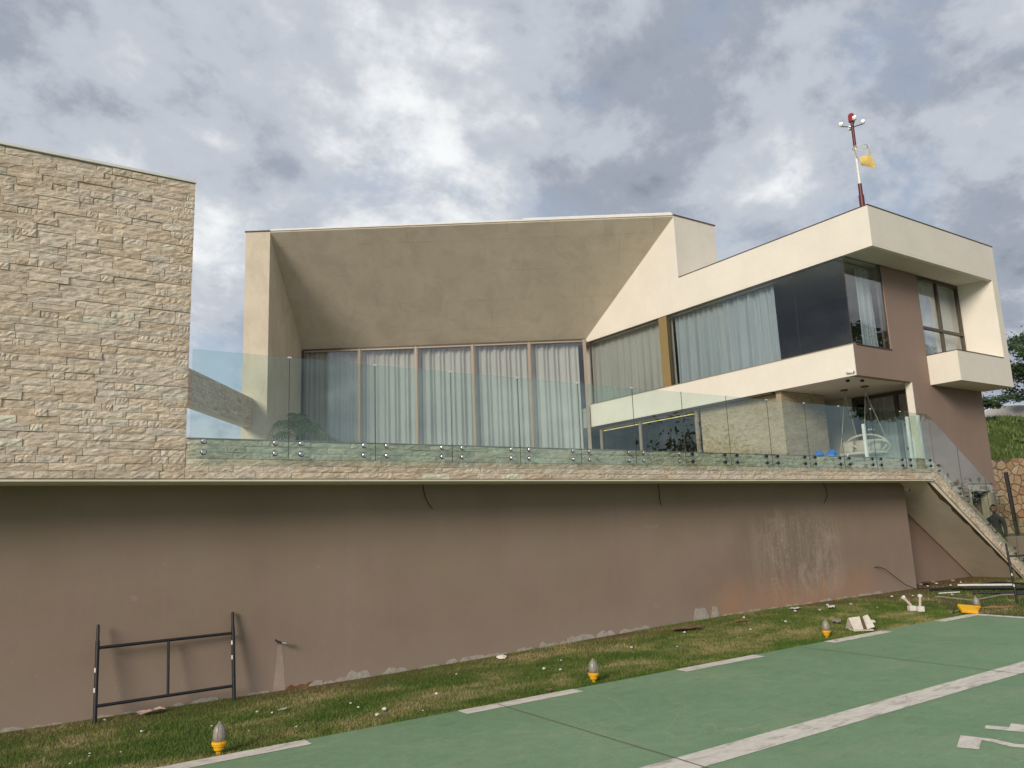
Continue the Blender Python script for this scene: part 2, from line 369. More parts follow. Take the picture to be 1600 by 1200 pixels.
def ground_mat():
    k = MT('lawn_soil', 0.95, 0.1)
    n1 = k.noise(k.pos((0.6, 1.3, 1)), 1.1, 6, 0.62, 0.4)
    c = k.ramp(n1, [(0.36, (0.07, 0.085, 0.028)), (0.52, (0.105, 0.105, 0.04)), (0.68, (0.20, 0.155, 0.075))])
    x, y, z = k.sepz()
    near = k.math('DIVIDE', k.math('SUBTRACT', k.math('ADD', y, k.math('MULTIPLY', n1, 0.9)), 10.15), 0.5, clamp=True)
    c = k.mix(k.math('MULTIPLY', near, 0.8), c, (0.17, 0.108, 0.062))
    k.color(c); k.bump(k.noise(k.pos(), 30, 5, 0.7), 0.6, 0.03); M['lawn_soil'] = k.m
    k = MT('grass_blade', 0.75, 0.15)
    n1 = k.noise(k.pos((0.6, 1.3, 1)), 1.1, 6, 0.62, 0.4)
    n2 = k.noise(k.pos((1, 1, 1)), 3.7, 4, 0.6)
    isl = k.n('ShaderNodeNewGeometry').outputs['Random Per Island']
    f = k.math('ADD', k.math('MULTIPLY', n1, 0.72), k.math('ADD', k.math('MULTIPLY', n2, 0.26), k.math('MULTIPLY', isl, 0.11)))
    c = k.ramp(f, [(0.46, (0.085, 0.155, 0.025)), (0.54, (0.145, 0.205, 0.045)), (0.61, (0.27, 0.26, 0.095)), (0.69, (0.46, 0.39, 0.20))])
    k.color(c); M['grass_blade'] = k.m
    k = MT('hill_grass', 0.9, 0.1)
    n1 = k.noise(k.pos((1, 1, 1)), 0.8, 7, 0.68, 0.5)
    c = k.ramp(n1, [(0.3, (0.045, 0.085, 0.018)), (0.5, (0.105, 0.14, 0.035)), (0.64, (0.17, 0.165, 0.06)), (0.74, (0.24, 0.19, 0.11))])
    k.color(c); k.bump(k.noise(k.pos(), 5, 6, 0.75), 1.0, 0.25); M['hill_grass'] = k.m
ground_mat()
def leaf_mat(name, a, b):
    k = MT(name, 0.55, 0.3)
    isl = k.n('ShaderNodeNewGeometry').outputs['Random Per Island']
    k.color(k.ramp(isl, [(0.0, a), (1.0, b)])); M[name] = k.m
leaf_mat('leaf_dark', (0.022, 0.045, 0.014), (0.06, 0.10, 0.03)); leaf_mat('leaf_bank', (0.05, 0.095, 0.018), (0.14, 0.18, 0.05)); leaf_mat('leaf_palm', (0.15, 0.21, 0.07), (0.34, 0.39, 0.16))

# ------------------------------------------------------------------ mesh helpers
ORG = {}
def kind(o, k): o['kind'] = k; return o
def tag(o, label, cat, group=None):
    o['label'] = label; o['category'] = cat
    if group: o['group'] = group
    return o
def thing(name, loc, label, cat, group=None):
    o = bpy.data.objects.new(name, None); o.empty_display_size = 0.2; col.objects.link(o)
    o.location = loc; ORG[o.name] = Vector(loc)
    return tag(o, label, cat, group)
class MB:
    def __init__(s): s.v = []; s.f = []
    def add(s, vs, fs):
        k = len(s.v); s.v += [tuple(p) for p in vs]; s.f += [tuple(i+k for i in f) for f in fs]; return s
    def hexa(s, p):      # p: bottom 4 (ccw), top 4
        return s.add(p, [(3, 2, 1, 0), (4, 5, 6, 7), (0, 1, 5, 4), (1, 2, 6, 5), (2, 3, 7, 6), (3, 0, 4, 7)])
    def box(s, x0, x1, y0, y1, z0, z1):
        return s.hexa([(x0, y0, z0), (x1, y0, z0), (x1, y1, z0), (x0, y1, z0), (x0, y0, z1), (x1, y0, z1), (x1, y1, z1), (x0, y1, z1)])
    def lbox(s, r0, r1, f0, f1, z0, z1):
        return s.hexa([L(r0, f0, z0), L(r1, f0, z0), L(r1, f1, z0), L(r0, f1, z0), L(r0, f0, z1), L(r1, f0, z1), L(r1, f1, z1), L(r0, f1, z1)])
    def prism(s, poly, d):   # polygon (3d pts) extruded by vector d
        n = len(poly); d = Vector(d)
        vs = [Vector(p) for p in poly] + [Vector(p)+d for p in poly]
        return s.add(vs, [tuple(range(n-1, -1, -1)), tuple(range(n, 2*n))] + [(i, (i+1) % n, (i+1) % n+n, i+n) for i in range(n)])
    def tube(s, pts, r, n=8, cap=True):
        pts = [Vector(p) for p in pts]; rr = r if isinstance(r, (list, tuple)) else [r]*len(pts)
        vs = []; fs = []; ref = None
        for i, p in enumerate(pts):
            t = (pts[min(i+1, len(pts)-1)] - pts[max(i-1, 0)]).normalized()
            if ref is None: ref = t.orthogonal().normalized()
            a = (ref - t*ref.dot(t))
            a = a.normalized() if a.length > 1e-5 else t.orthogonal().normalized()
            ref = a; b = t.cross(a)
            for k in range(n):
                q = 2*math.pi*k/n; vs.append(p + (a*math.cos(q)+b*math.sin(q))*rr[i])
        for i in range(len(pts)-1):
            for k in range(n): fs.append((i*n+k, i*n+(k+1) % n, (i+1)*n+(k+1) % n, (i+1)*n+k))
        if cap: fs += [tuple(range(n-1, -1, -1)), tuple((len(pts)-1)*n+k for k in range(n))]
        return s.add(vs, fs)
    def lathe(s, prof, c, n=20, axis=None):
        q = Vector(axis).to_track_quat('Z', 'Y') if axis else None
        vs = []; fs = []; c = Vector(c)
        for r, z in prof:
            for k in range(n):
                a = 2*math.pi*k/n; v = Vector((r*math.cos(a), r*math.sin(a), z))
                vs.append(c + (q @ v if q else v))
        for i in range(len(prof)-1):
            for k in range(n): fs.append((i*n+k, i*n+(k+1) % n, (i+1)*n+(k+1) % n, (i+1)*n+k))
        fs += [tuple(range(n-1, -1, -1)), tuple((len(prof)-1)*n+k for k in range(n))]
        return s.add(vs, fs)
    def build(s, name, mat, parent=None, smooth=False, bevel=0.0, origin=None):
        vs = [Vector(p) for p in s.v]
        lo = Vector([min(p[i] for p in vs) for i in range(3)]); hi = Vector([max(p[i] for p in vs) for i in range(3)])
        c = Vector(origin) if origin else Vector(((lo.x+hi.x)/2, (lo.y+hi.y)/2, lo.z if parent is None else (lo.z+hi.z)/2))
        me = bpy.data.meshes.new(name); me.from_pydata([p-c for p in vs], [], s.f); me.update()
        me.materials.append(M[mat])
        if smooth:
            for p in me.polygons: p.use_smooth = True
        o = bpy.data.objects.new(name, me); col.objects.link(o)
        if parent is not None:
            o.parent = parent; o.location = c - ORG[parent.name]
        else: o.location = c
        ORG[o.name] = c
        if bevel:
            b = o.modifiers.new('bevel', 'BEVEL'); b.width = bevel; b.segments = 2; b.limit_method = 'ANGLE'
        return o
cy, sy = math.cos(YAW), math.sin(YAW)
def L(r, f, z): return Vector((r*sy + f*cy, -r*cy + f*sy, z))      # frame of the turned living wing: right, forward, up
def box(name, mat, parent, x0, x1, y0, y1, z0, z1, bevel=0.0): return MB().box(x0, x1, y0, y1, z0, z1).build(name, mat, parent, bevel=bevel)
def lbox(name, mat, parent, *a, bevel=0.0): return MB().lbox(*a).build(name, mat, parent, bevel=bevel)
def smooth_step(a, b, x):
    t = min(1, max(0, (x-a)/(b-a))); return t*t*(3-2*t)
def gz(x, y):                      # height of the lawn
    s = smooth_step(4, 13, x)*smooth_step(8.2, 10.4, y)
    s = max(s, smooth_step(16.2, 18.5, x)*0.95)
    return 0.15*s

def stone_piece(O, U, Nn, u0, u1, v0, v1, depth, rough, nu=6, nv=3, W=Vector((0, 0, 1))):
    """one split-face stone: a bumpy front on a face patch, with sides going back into the bed"""
    vs = []; fs = []
    base = depth*(0.35 + 0.65*rng.random())
    tu, tv = (rng.random()-.5)*rough*0.8, (rng.random()-.5)*rough*1.0
    for j in range(nv+1):
        for i in range(nu+1):
            a, b = i/nu, j/nv
            edge = (i in (0, nu)) or (j in (0, nv))
            dd = base + tu*(a-.5) + tv*(b-.5) + (rng.random()-.5)*rough*(0.55 if edge else 1.5) + (0 if edge else rough*0.55)
            ja = 0 if i in (0, nu) else (rng.random()-.5)*0.5/nu; jb = 0 if j in (0, nv) else (rng.random()-.5)*0.5/nv
            vs.append(O + U*(u0+(u1-u0)*(a+ja)) + W*(v0+(v1-v0)*(b+jb)) + Nn*max(0.003, dd))
    for j in range(nv):
        for i in range(nu):
            k = j*(nu+1)+i; fs.append((k, k+1, k+nu+2, k+nu+1))
    ring = [i for i in range(nu+1)] + [(j*(nu+1)+nu) for j in range(1, nv+1)] + [nv*(nu+1)+i for i in range(nu-1, -1, -1)] + [j*(nu+1) for j in range(nv-1, 0, -1)]
    k0 = len(vs)
    for q in ring:
        p = vs[q]; vs.append(p - Nn*((p-O).dot(Nn) + 0.012))
    n = len(ring)
    for i in range(n): fs.append((ring[i], k0+i, k0+(i+1) % n, ring[(i+1) % n]))
    return vs, fs
def courses(u0, u1, v0, v1, ch, lmin, lmax):
    n = max(1, round((v1-v0)/ch)); h = (v1-v0)/n
    for j in range(n):
        u = u0 - rng.random()*lmin if False else u0
        while u < u1 - 1e-6:
            l = rng.uniform(lmin, lmax) if rng.random() > 0.15 else rng.uniform(lmin*0.55, lmin)
            if u1-(u+l) < lmin*0.5: l = u1-u
            yield u, min(u+l, u1), v0+j*h, v0+(j+1)*h
            u += l
def clad(parent, O, U, Nn, rect, ch, lmin, lmax, depth, rough, mat, split=None, gap=0.0025, nu=6, nv=3, limit=300):
    """stones over a rectangle; split(u0,u1,v0,v1) tells which are built one by one, the rest are joined"""
    rest = MB(); cnt = 0
    for a, b, c, d_ in courses(*rect, ch, lmin, lmax):
        g = gap*(0.6+0.9*rng.random())
        vs, fs = stone_piece(O, U, Nn, a+g, b-g, c+g*0.7, d_-g*0.7, depth, rough, nu, nv)
        if (split is None or split(a, b, c, d_)) and cnt < limit:
            MB().add(vs, fs).build('stone', mat, parent); cnt += 1
        else: rest.add(vs, fs)
    if rest.v: kind(rest.build('stone_cladding', mat, parent), 'stuff')
XV, YV, ZV = Vector((1, 0, 0)), Vector((0, 1, 0)), Vector((0, 0, 1))

# ------------------------------------------------------------------ ground, helipad
def ground():
    xs = list(np.concatenate([np.linspace(-400, -20, 6), np.arange(-16, 48, 0.8), np.linspace(60, 900, 8)]))
    ys = list(np.concatenate([np.linspace(-700, -20, 8), np.arange(-14, 7.5, 2.0), np.arange(7.6, 12.1, 0.3), np.linspace(14, 900, 14)]))
    b = MB(); nx = len(xs)
    for y in ys:
        for x in xs:
            z = gz(x, y) if y < 30 else 0.1
            if -30 < x < 16.0 and y < 7.9: z = -0.06
            b.v.append((float(x), float(y), z))
    for j in range(len(ys)-1):
        for i in range(nx-1): k = j*nx+i; b.f.append((k, k+1, k+nx+1, k+nx))
    o = b.build('ground', 'lawn_soil', smooth=True, origin=(0, 0, 0)); kind(o, 'structure')
ground()
pad = kind(box('helipad', 'helipad_green', None, -30, 16.05, -14, 8.05, -0.10, 0.012), 'structure'); ORG[pad.name] = Vector(pad.location)
def paint(pts, name='painted_marking', z=0.016, h=0.0):
    b = MB(); n = len(pts)
    b.add([(x, y, z) for x, y in pts], [tuple(range(n))]); return b.build(name, 'pad_white', pad)
def strip(x0, x1, y0, y1, name): return paint([(x0, y0), (x1, y0), (x1, y1), (x0, y1)], name)
for a, b_ in ((-5.6, -3.95), (-2.25, -0.6), (1.15, 2.80), (4.55, 6.20), (7.97, 9.60), (11.30, 12.93)): strip(a, b_, 7.83, 8.045, 'edge_dash')
paint([(14.62, 7.83), (15.83, 7.83), (15.83, 5.0), (16.045, 5.0), (16.045, 8.045), (14.62, 8.045)], 'edge_dash')
strip(-12, 15.6, 4.86, 5.19, 'painted_line')
# the outlined symbol at the lower right
paint([(7.45, 3.985), (7.06, 3.825), (7.13, 3.675), (7.43, 3.795), (7.42, 3.66), (7.395, 3.55), (7.49, 3.36), (7.56, 3.12), (7.66, 3.16), (7.60, 3.40), (7.51, 3.555), (7.53, 3.75)], 'painted_symbol')
paint([(7.95, 4.005), (7.83, 3.955), (7.93, 3.72), (8.02, 3.30), (8.30, 3.36), (8.18, 3.885), (8.03, 3.835)], 'painted_symbol')
def joint(x0, x1, y0, y1):
    b = MB(); pts = []
    n = 40
    for i in range(n+1):
        t = i/n; wv = 0.006 + 0.012*max(0, math.sin(t*9+x0))*rng.random() + (0.03*rng.random() if 0.28 < t < 0.36 else 0)
        x = x0+(x1-x0)*t + (rng.random()-.5)*0.012; y = y0+(y1-y0)*t
        pts.append((x-wv, y)); pts.append((x+wv, y))
    b.add([(p[0], p[1], 0.0195) for p in pts], [(2*i, 2*i+1, 2*i+3, 2*i+2) for i in range(n)])
    b.build('expansion_joint', 'mortar_dark', pad)
joint(5.06, 5.08, 8.0, -10); joint(10.62, 10.60, 8.0, -10); joint(-0.5, -0.48, 8.0, -10)

# ------------------------------------------------------------------ tall stone wall at the left
XE = 1.97; ZB, ZT, ZTOP = 2.745, 3.235, 6.55
sw = thing('stone_wall', (-2, 13, ZB), 'tall wall of split beige stone courses rising at the left edge above the terrace', 'wall')
box('core', 'mortar', sw, -7, XE-0.02, 10.03, 16, ZB+0.003, ZTOP-0.03)
clad(sw, Vector((0, 10.03, 0)), XV, -YV, (-7, XE, ZB, ZTOP-0.01), 0.086, 0.20, 0.52, 0.028, 0.0085, 'split_stone', gap=0.0022, nu=7, nv=3, split=lambda a, b, c, d: b > -0.18)
rest = MB()
for a, b_, c, d_ in courses(0.0, 5.95, ZT+0.004, ZTOP-0.01, 0.086, 0.2, 0.52):
    rest.add(*stone_piece(Vector((XE-0.02, 10.04, 0)), YV, XV, a+.002, b_-.002, c+.002, d_-.002, 0.020, 0.014, 4, 2))
kind(rest.build('stone_cladding', 'split_stone', sw), 'stuff')
MB().box(-7, XE+0.005, 9.985, 16, ZTOP, ZTOP+0.032).build('coping', 'coping_white', sw)
MB().prism([(XE-0.055, 9.99, ZTOP+0.033), (XE+0.004, 9.99, ZTOP+0.033), (XE+0.004, 9.99, ZTOP+0.085)], (0, 0.25, 0)).build('coping_upstand', 'coping_white', sw)

# ------------------------------------------------------------------ terrace wall and slab
YW = 10.77; XT = 19.04
tw = thing('terrace_wall', (9, 11, 0), 'long mauve-brown plastered wall with splashes, carrying the stone-edged terrace slab', 'wall')
box('wall', 'terrace_wall', tw, -8, XT, YW, 11.35, -0.4, ZB-0.02)
box('slab', 'concrete', tw, -8, XT-0.02, 10.03, 11.39, ZB-0.012, ZT-0.02)
box('slab', 'concrete', tw, -8, 18.55, 11.392, 34, ZB-0.012, ZT-0.02)
box('slab_soffit', 'plaster_stair', tw, -8, XT-0.03, 10.0, YW-0.003, ZB-0.035, ZB-0.014)
box('deck_paving', 'terrace_tile', tw, XE, XT-0.03, 10.06, 11.385, ZT-0.018, ZT+0.002)
box('deck_paving', 'terrace_tile', tw, -8, 25.0, 11.65, 34, ZT-0.018, ZT+0.002)
clad(tw, Vector((0, 10.03, 0)), XV, -YV, (XE, XT, ZB, ZT), 0.0845, 0.22, 0.58, 0.020, 0.008, 'split_stone', gap=0.0022, limit=300)
# concrete cap of the stone edge
box('edge_cap', 'concrete', tw, XE, XT-0.01, 10.001, 10.057, ZT+0.001, ZT+0.010)
# broken cement along the foot of the wall
def patch(x, w_, h, name='cement_patch', mat='cement_patch', y=None, z0=None, top=None):
    zb = gz(x, 10.7)-0.03 if z0 is None else z0
    n = 7; pts = []
    for i in range(n+1):
        t = i/n; e = (1-abs(2*t-1)**2.2)
        pts.append((x-w_/2+w_*t+(rng.random()-.5)*w_*0.10, zb + h*(0.2+min(1, e*1.6)*(0.45+0.35*rng.random()))))
    poly = [(x+w_/2, zb), (x-w_/2, zb)] + pts
    yy = YW if y is None else y
    return MB().prism([(p[0], yy+0.002, p[1]) for p in poly], (0, -0.006-rng.random()*0.006, 0)).build(name, mat, tw)
xx = 3.9
while xx < 10.2:
    ww = rng.uniform(0.15, 0.55); patch(xx, ww, rng.uniform(0.06, 0.16)); xx += ww*rng.uniform(0.8, 1.25)
patch(11.45, 0.40, 0.30); patch(11.85, 0.22, 0.27)
xx = 0.2
while xx < 3.9:
    ww = rng.uniform(0.15, 0.4); patch(xx, ww, rng.uniform(0.05, 0.09)); xx += ww*rng.uniform(1.0, 2.2)
xx = 12.2
while xx < 17.5:
    ww = rng.uniform(0.2, 0.5); patch(xx, ww, rng.uniform(0.05, 0.10)); xx += ww*rng.uniform(0.9, 1.6)
for x_, w_ in ((3.62, 0.3), (3.85, 0.22)): patch(x_, w_, 0.09, 'exposed_brick', 'earth_red')
# pale run-off under the pipe stub
MB().prism([(3.37, YW+0.001, 0.58), (3.42, YW+0.001, 0.58), (3.455, YW+0.001, 0.30), (3.475, YW+0.001, 0.0), (3.31, YW+0.001, 0.0), (3.345, YW+0.001, 0.30)], (0, -0.003, 0)).build('runoff_stain', 'drip_pale', tw)
for rr_, zz_ in ((0.20, 1.93), (0.17, 1.90)):
    MB().tube([(10.33+rr_*math.cos(a), YW-0.001, zz_+0.05+0.06*math.sin(a)) for a in np.linspace(R(200), R(335), 10)], 0.004, 4).build('scratch', 'cement_patch', tw)
ps = thing('pipe_stub', (3.39, YW-0.04, 0.60), 'small dark pipe stub above the pale run-off mark on the mauve wall', 'pipe')
MB().tube([(3.33, YW+0.01, 0.66), (3.36, YW-0.05, 0.625), (3.44, YW-0.09, 0.605)], [0.008, 0.014, 0.016], 8).build('stub', 'black_plastic', ps)
MB().tube([(3.40, YW-0.075, 0.612), (3.455, YW-0.10, 0.60)], 0.022, 8).build('nut', 'steel', ps)

# ------------------------------------------------------------------ glass balustrade on the terrace edge
YG = 9.935; PW = 1.2165; GB, GT = 2.985, 4.335
bal = thing('glass_balustrade', (10, 9.95, GB), 'long frameless green-tinted glass balustrade bolted to the stone edge of the terrace', 'balustrade')
x0 = 1.99; n_pan = 14
first = None
for i in range(n_pan):
    a = x0 + i*PW; b_ = min(x0+(i+1)*PW, XT)
    p = box('glass_panel', 'glass_rail', bal, a+0.006, b_-0.006, YG-0.006, YG+0.006, GB, GT)
    for bx in (a+0.17, b_-0.17):
        for bz in (3.195, 3.06):
            MB().lathe([(0.036, 0.0), (0.038, 0.0015), (0.036, 0.003)], (bx, YG-0.0065, bz), 12, (0, -1, 0)).build('washer', 'black_plastic', p)
            MB().lathe([(0.010, -0.055), (0.010, 0.0), (0.030, 0.002), (0.031, 0.014), (0.026, 0.019)], (bx, YG-0.0085, bz), 12, (0, -1, 0)).build('bolt', 'steel' if i < 7 else 'black_steel', p)
    if i: box('seam_clip', 'white_metal', bal, a-0.022, a+0.022, YG-0.010, YG+0.010, GT-0.008, GT+0.010)
    if i: box('seam', 'frame_bronze', bal, a-0.003, a+0.003, YG-0.0045, YG+0.0045, GB+0.002, GT-0.013)

# ------------------------------------------------------------------ staircase going down to the right
SL = 0.655; XB = 23.75
st = thing('staircase', (21.3, 10.7, 0.1), 'stone-edged straight staircase descending from the terrace corner to the lawn', 'staircase')
def sz(x): return ZT - SL*(x-XT)       # top line of the stringer
nst = 18; tr = (XB-XT)/nst; rs = (ZT-0.12)/nst
for i in range(nst-1):
    zt_ = ZT - (i+1)*rs - 0.06
    box('step', 'terrace_tile', st, XT+i*tr-0.02, XT+(i+1)*tr, 10.16, 11.39, zt_-0.17, zt_)
TH = 0.50
MB().prism([(XT-0.14, 10.06, sz(XT-0.14)-0.62), (XT+0.0, 10.06, sz(XT)-0.36), (XB, 10.06, sz(XB)-0.36), (XB+0.35, 10.06, sz(XB+0.35)-TH), (XB-0.03, 10.06, sz(XB-.03)-TH)], (0, 1.3, 0)).build('soffit_slab', 'plaster_stair', st)
MB().prism([(XT+0.001, 10.032, sz(XT)-0.012), (XT+0.001, 10.032, sz(XT)-TH+0.02), (XB+0.3, 10.032, sz(XB+0.3)-TH+0.02), (XB+0.3, 10.032, sz(XB+0.3)-0.012)], (0, 0.12, 0)).build('stringer', 'concrete', st)
def raw_strip():
    lo = []; hi = []; n = 26
    for i in range(n+1):
        x = XT-0.1 + (XB-0.6-XT)*i/n; z = 2.707 + (x-18.9)*((sz(XB-.03)-TH-2.707)/(XB-.03-18.9)) - 0.006
        wv = (0.04+0.08*abs(math.sin(i*0.55))+0.05*rng.random())*(1 - 0.5*i/n)
        lo.append((x, 10.063, z)); hi.append((x, 10.063+wv, z))
    b = MB(); b.add(lo+hi, [(i, n+1+i, n+2+i, i+1) for i in range(n)]); b.build('bare_strip', 'soil', st)
raw_strip()
# stones of the stringer, laid along the slope
Us = Vector((1, 0, -SL)).normalized(); Ls = (XB+0.3-XT)/Us.x
def clad_slope():
    cnt = 0
    for a, b_, c, d_ in courses(0.0, Ls, -TH, 0.0, 0.1, 0.22, 0.5):
        vs, fs = stone_piece(Vector((XT, 10.032, ZT)), Us, -YV, a+.003, b_-.003, c+.003, d_-.003, 0.024, 0.014, 4, 2)
        MB().add(vs, fs).build('stone', 'split_stone', st)
clad_slope()
sb = thing('stair_balustrade', (21.3, 9.95, 1.0), 'sloping frameless glass balustrade along the descending staircase', 'balustrade')
edges = [XT+0.012, 20.22, 21.42, 22.62, 23.75]
for a, b_ in zip(edges[:-1], edges[1:]):
    a += 0.007; b_ -= 0.007
    p = MB().prism([(a, YG-0.006, sz(a)-0.25), (b_, YG-0.006, sz(b_)-0.25), (b_, YG-0.006, sz(b_)+1.08), (a, YG-0.006, sz(a)+1.08)], (0, 0.012, 0)).build('glass_panel', 'glass_rail_clear', sb)
    for bx in (a+0.15, b_-0.15):
        for dz in (-0.04, -0.18):
            MB().lathe([(0.010, -0.055), (0.010, 0.0), (0.026, 0.002), (0.028, 0.012), (0.024, 0.018)], (bx, YG-0.008, sz(bx)+dz), 10, (0, -1, 0)).build('bolt', 'black_steel', p)
for a in edges[1:-1]:
    MB().prism([(a-0.004, YG-0.0045, sz(a)-0.24), (a+0.004, YG-0.0045, sz(a)-0.24), (a+0.004, YG-0.0045, sz(a)+1.07), (a-0.004, YG-0.0045, sz(a)+1.07)], (0, 0.009, 0)).build('seam', 'frame_bronze', sb)
gt = thing('glass_gate', (18.9, 10.85, ZT), 'glass gate with white metal stiles at the head of the staircase', 'gate')
box('gate_leaf', 'glass_rail', gt, 18.895, 18.905, 10.43, 11.51, ZT+0.05, ZT+1.08)
box('stile', 'white_metal', gt, 18.865, 18.935, 11.53, 11.60, ZT+0.002, ZT+1.06, bevel=0.006)
box('stile', 'white_metal', gt, 18.865, 18.935, 10.35, 10.42, ZT+0.012, ZT+1.09, bevel=0.006)
box('fixed_pane', 'glass_rail', gt, 18.895, 18.905, 10.16, 10.34, ZT+0.012, ZT+1.09)
box('stile', 'white_metal', gt, 18.865, 18.935, 10.08, 10.15, ZT+0.012, ZT+1.09, bevel=0.006)
for z_ in (3.5, 4.1): box('hinge', 'black_steel', gt, 18.86, 18.94, 10.421, 10.47, z_, z_+0.07)
MB().lathe([(0.02, -0.04), (0.02, 0.04), (0.035, 0.045), (0.035, 0.06)], (18.88, 11.38, 4.12), 12, (-1, 0, 0)).build('knob', 'steel', gt)

# ------------------------------------------------------------------ the house
XL, XR, YGb = 18.61, 25.30, 11.40
hs = thing('house', (20, 20, 0), 'cream and mauve modern house with sloped soffit, wide glazing and flat parapet roof', 'house')
# --- right wing: roof, bands, gable
roof = box('roof_parapet', 'plaster_white', hs, XL, XR, 10.54, 25, 8.87, 9.93)
box('soffit_panel', 'plaster_soffit', hs, XL+0.125, 24.70, 10.665, 11.39, 8.835, 8.868)
box('soffit_drip', 'plaster_white', hs, XL, XR-0.001, 10.541, 10.66, 8.815, 8.869)
box('soffit_drip', 'plaster_white', hs, XL, XL+0.12, 10.661, 25, 8.815, 8.869)
MB().box(XL-0.015, XR+0.015, 10.525, 10.60, 9.932, 9.955).build('coping', 'coping_dark', hs)
MB().box(XL-0.015, XL+0.06, 10.601, 17.29, 9.932, 9.955).build('coping', 'coping_dark', hs)
MB().box(XR-0.06, XR+0.015, 10.601, 25, 9.932, 9.955).build('coping', 'coping_dark', hs)
box('paint_patch', 'coping_white', hs, 20.55, 20.75, 10.5385, 10.54, 9.72, 9.80)
# floor band
box('floor_band', 'plaster_white', hs, XL-0.02, XL, YGb, 22.2, 5.55, 6.38)
box('band_sill', 'frame_champagne', hs, XL-0.035, XL+0.14, YGb+0.002, 22.15, 6.382, 6.402)
box('floor_slab', 'plaster_soffit', hs, XL+0.002, XR-0.21, 11.61, 25, 5.56, 6.30)
box('gable_band', 'plaster_purple', hs, XL+0.001, 22.21, YGb, 11.6, 5.552, 6.381)
box('gable_sill', 'coping_dark', hs, XL+0.15, 20.419, YGb-0.025, 11.55, 6.383, 6.405)
box('gable_column', 'plaster_purple', hs, 20.42, 22.25, YGb+0.0015, 11.62, 6.3825, 8.834)
# gable wall below, with the cased opening beside the stairs
box('gable_wall', 'plaster_purple', hs, 21.25, 25.15, YGb, 11.6, ZT+0.0, 5.551)
box('gable_wall', 'plaster_purple', hs, 18.56, 23.55, YGb+0.0, 11.64, -0.4, ZT-0.0005)
box('gable_wall', 'plaster_purple', hs, 24.87, 25.15, YGb+0.0, 11.64, -0.4, ZT-0.0005)
box('gable_wall', 'plaster_purple', hs, 23.5505, 24.8695, YGb+0.0, 11.64, 2.70, ZT-0.0005)
box('gable_wall', 'plaster_purple', hs, 22.2105, 25.15, YGb, 11.6, 5.5515, 6.36)
nich = box('niche_back', 'interior', hs, 23.5, 25.0, 12.4, 12.5, -0.4, 2.9)
box('lintel', 'casing', hs, 23.551, 24.869, 11.37, 11.66, 2.50, 2.699)
box('lintel_edge', 'coping_dark', hs, 23.53, 24.89, 11.355, 11.399, 2.702, 2.735)
box('jamb', 'casing', hs, 24.70, 24.869, 11.37, 11.66, 0.1, 2.499)
box('jamb', 'casing', hs, 23.551, 23.60, 11.37, 11.66, 0.1, 2.499)
dn = box('door', 'frame_champagne', hs, 24.15, 24.68, 12.32, 12.38, 0.1, 2.3); box('door_panel', 'plaster_soffit', dn, 24.20, 24.63, 12.312, 12.319, 0.3, 2.2)
# pier at the porch corner (cream return of the gable wall)
box('porch_pier', 'plaster_white', hs, 21.235, 21.249, YGb+0.001, 11.6, ZT+0.003, 5.55)
# balcony box and fin
box('balcony_box', 'plaster_white', hs, 22.22, XR, 10.54, 11.399, 5.53, 6.385)
MB().box(22.205, 24.93, 10.525, 10.60, 6.387, 6.405).build('balcony_coping', 'coping_dark', hs)
MB().box(22.205, 22.27, 10.601, 11.398, 6.387, 6.405).build('balcony_coping', 'coping_dark', hs)
MB().prism([(24.97, 10.5405, 6.3855), (XR, 10.5405, 6.3855), (XR, 25, 6.3855), (24.95, 25, 6.3855), (24.95, 11.62, 6.3855), (24.722, 11.62, 6.3855)], (0, 0, 2.484)).build('fin', 'plaster_white', hs)
box('side_wall', 'plaster_purple', hs, 24.95, 25.15, 11.61, 25, -0.4, 6.38)
box('rear_wall', 'plaster_white', hs, XL, XR, 25.0, 25.2, -0.4, 8.86)
# interior partitions
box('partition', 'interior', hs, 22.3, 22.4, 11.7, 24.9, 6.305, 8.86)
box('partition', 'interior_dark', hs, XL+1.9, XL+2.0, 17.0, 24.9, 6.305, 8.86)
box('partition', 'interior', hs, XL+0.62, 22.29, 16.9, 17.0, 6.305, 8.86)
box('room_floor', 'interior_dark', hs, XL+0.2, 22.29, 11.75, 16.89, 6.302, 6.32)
box('room_ceiling', 'plaster_soffit', hs, XL+0.2, 24.9, 11.75, 24.9, 8.80, 8.815)

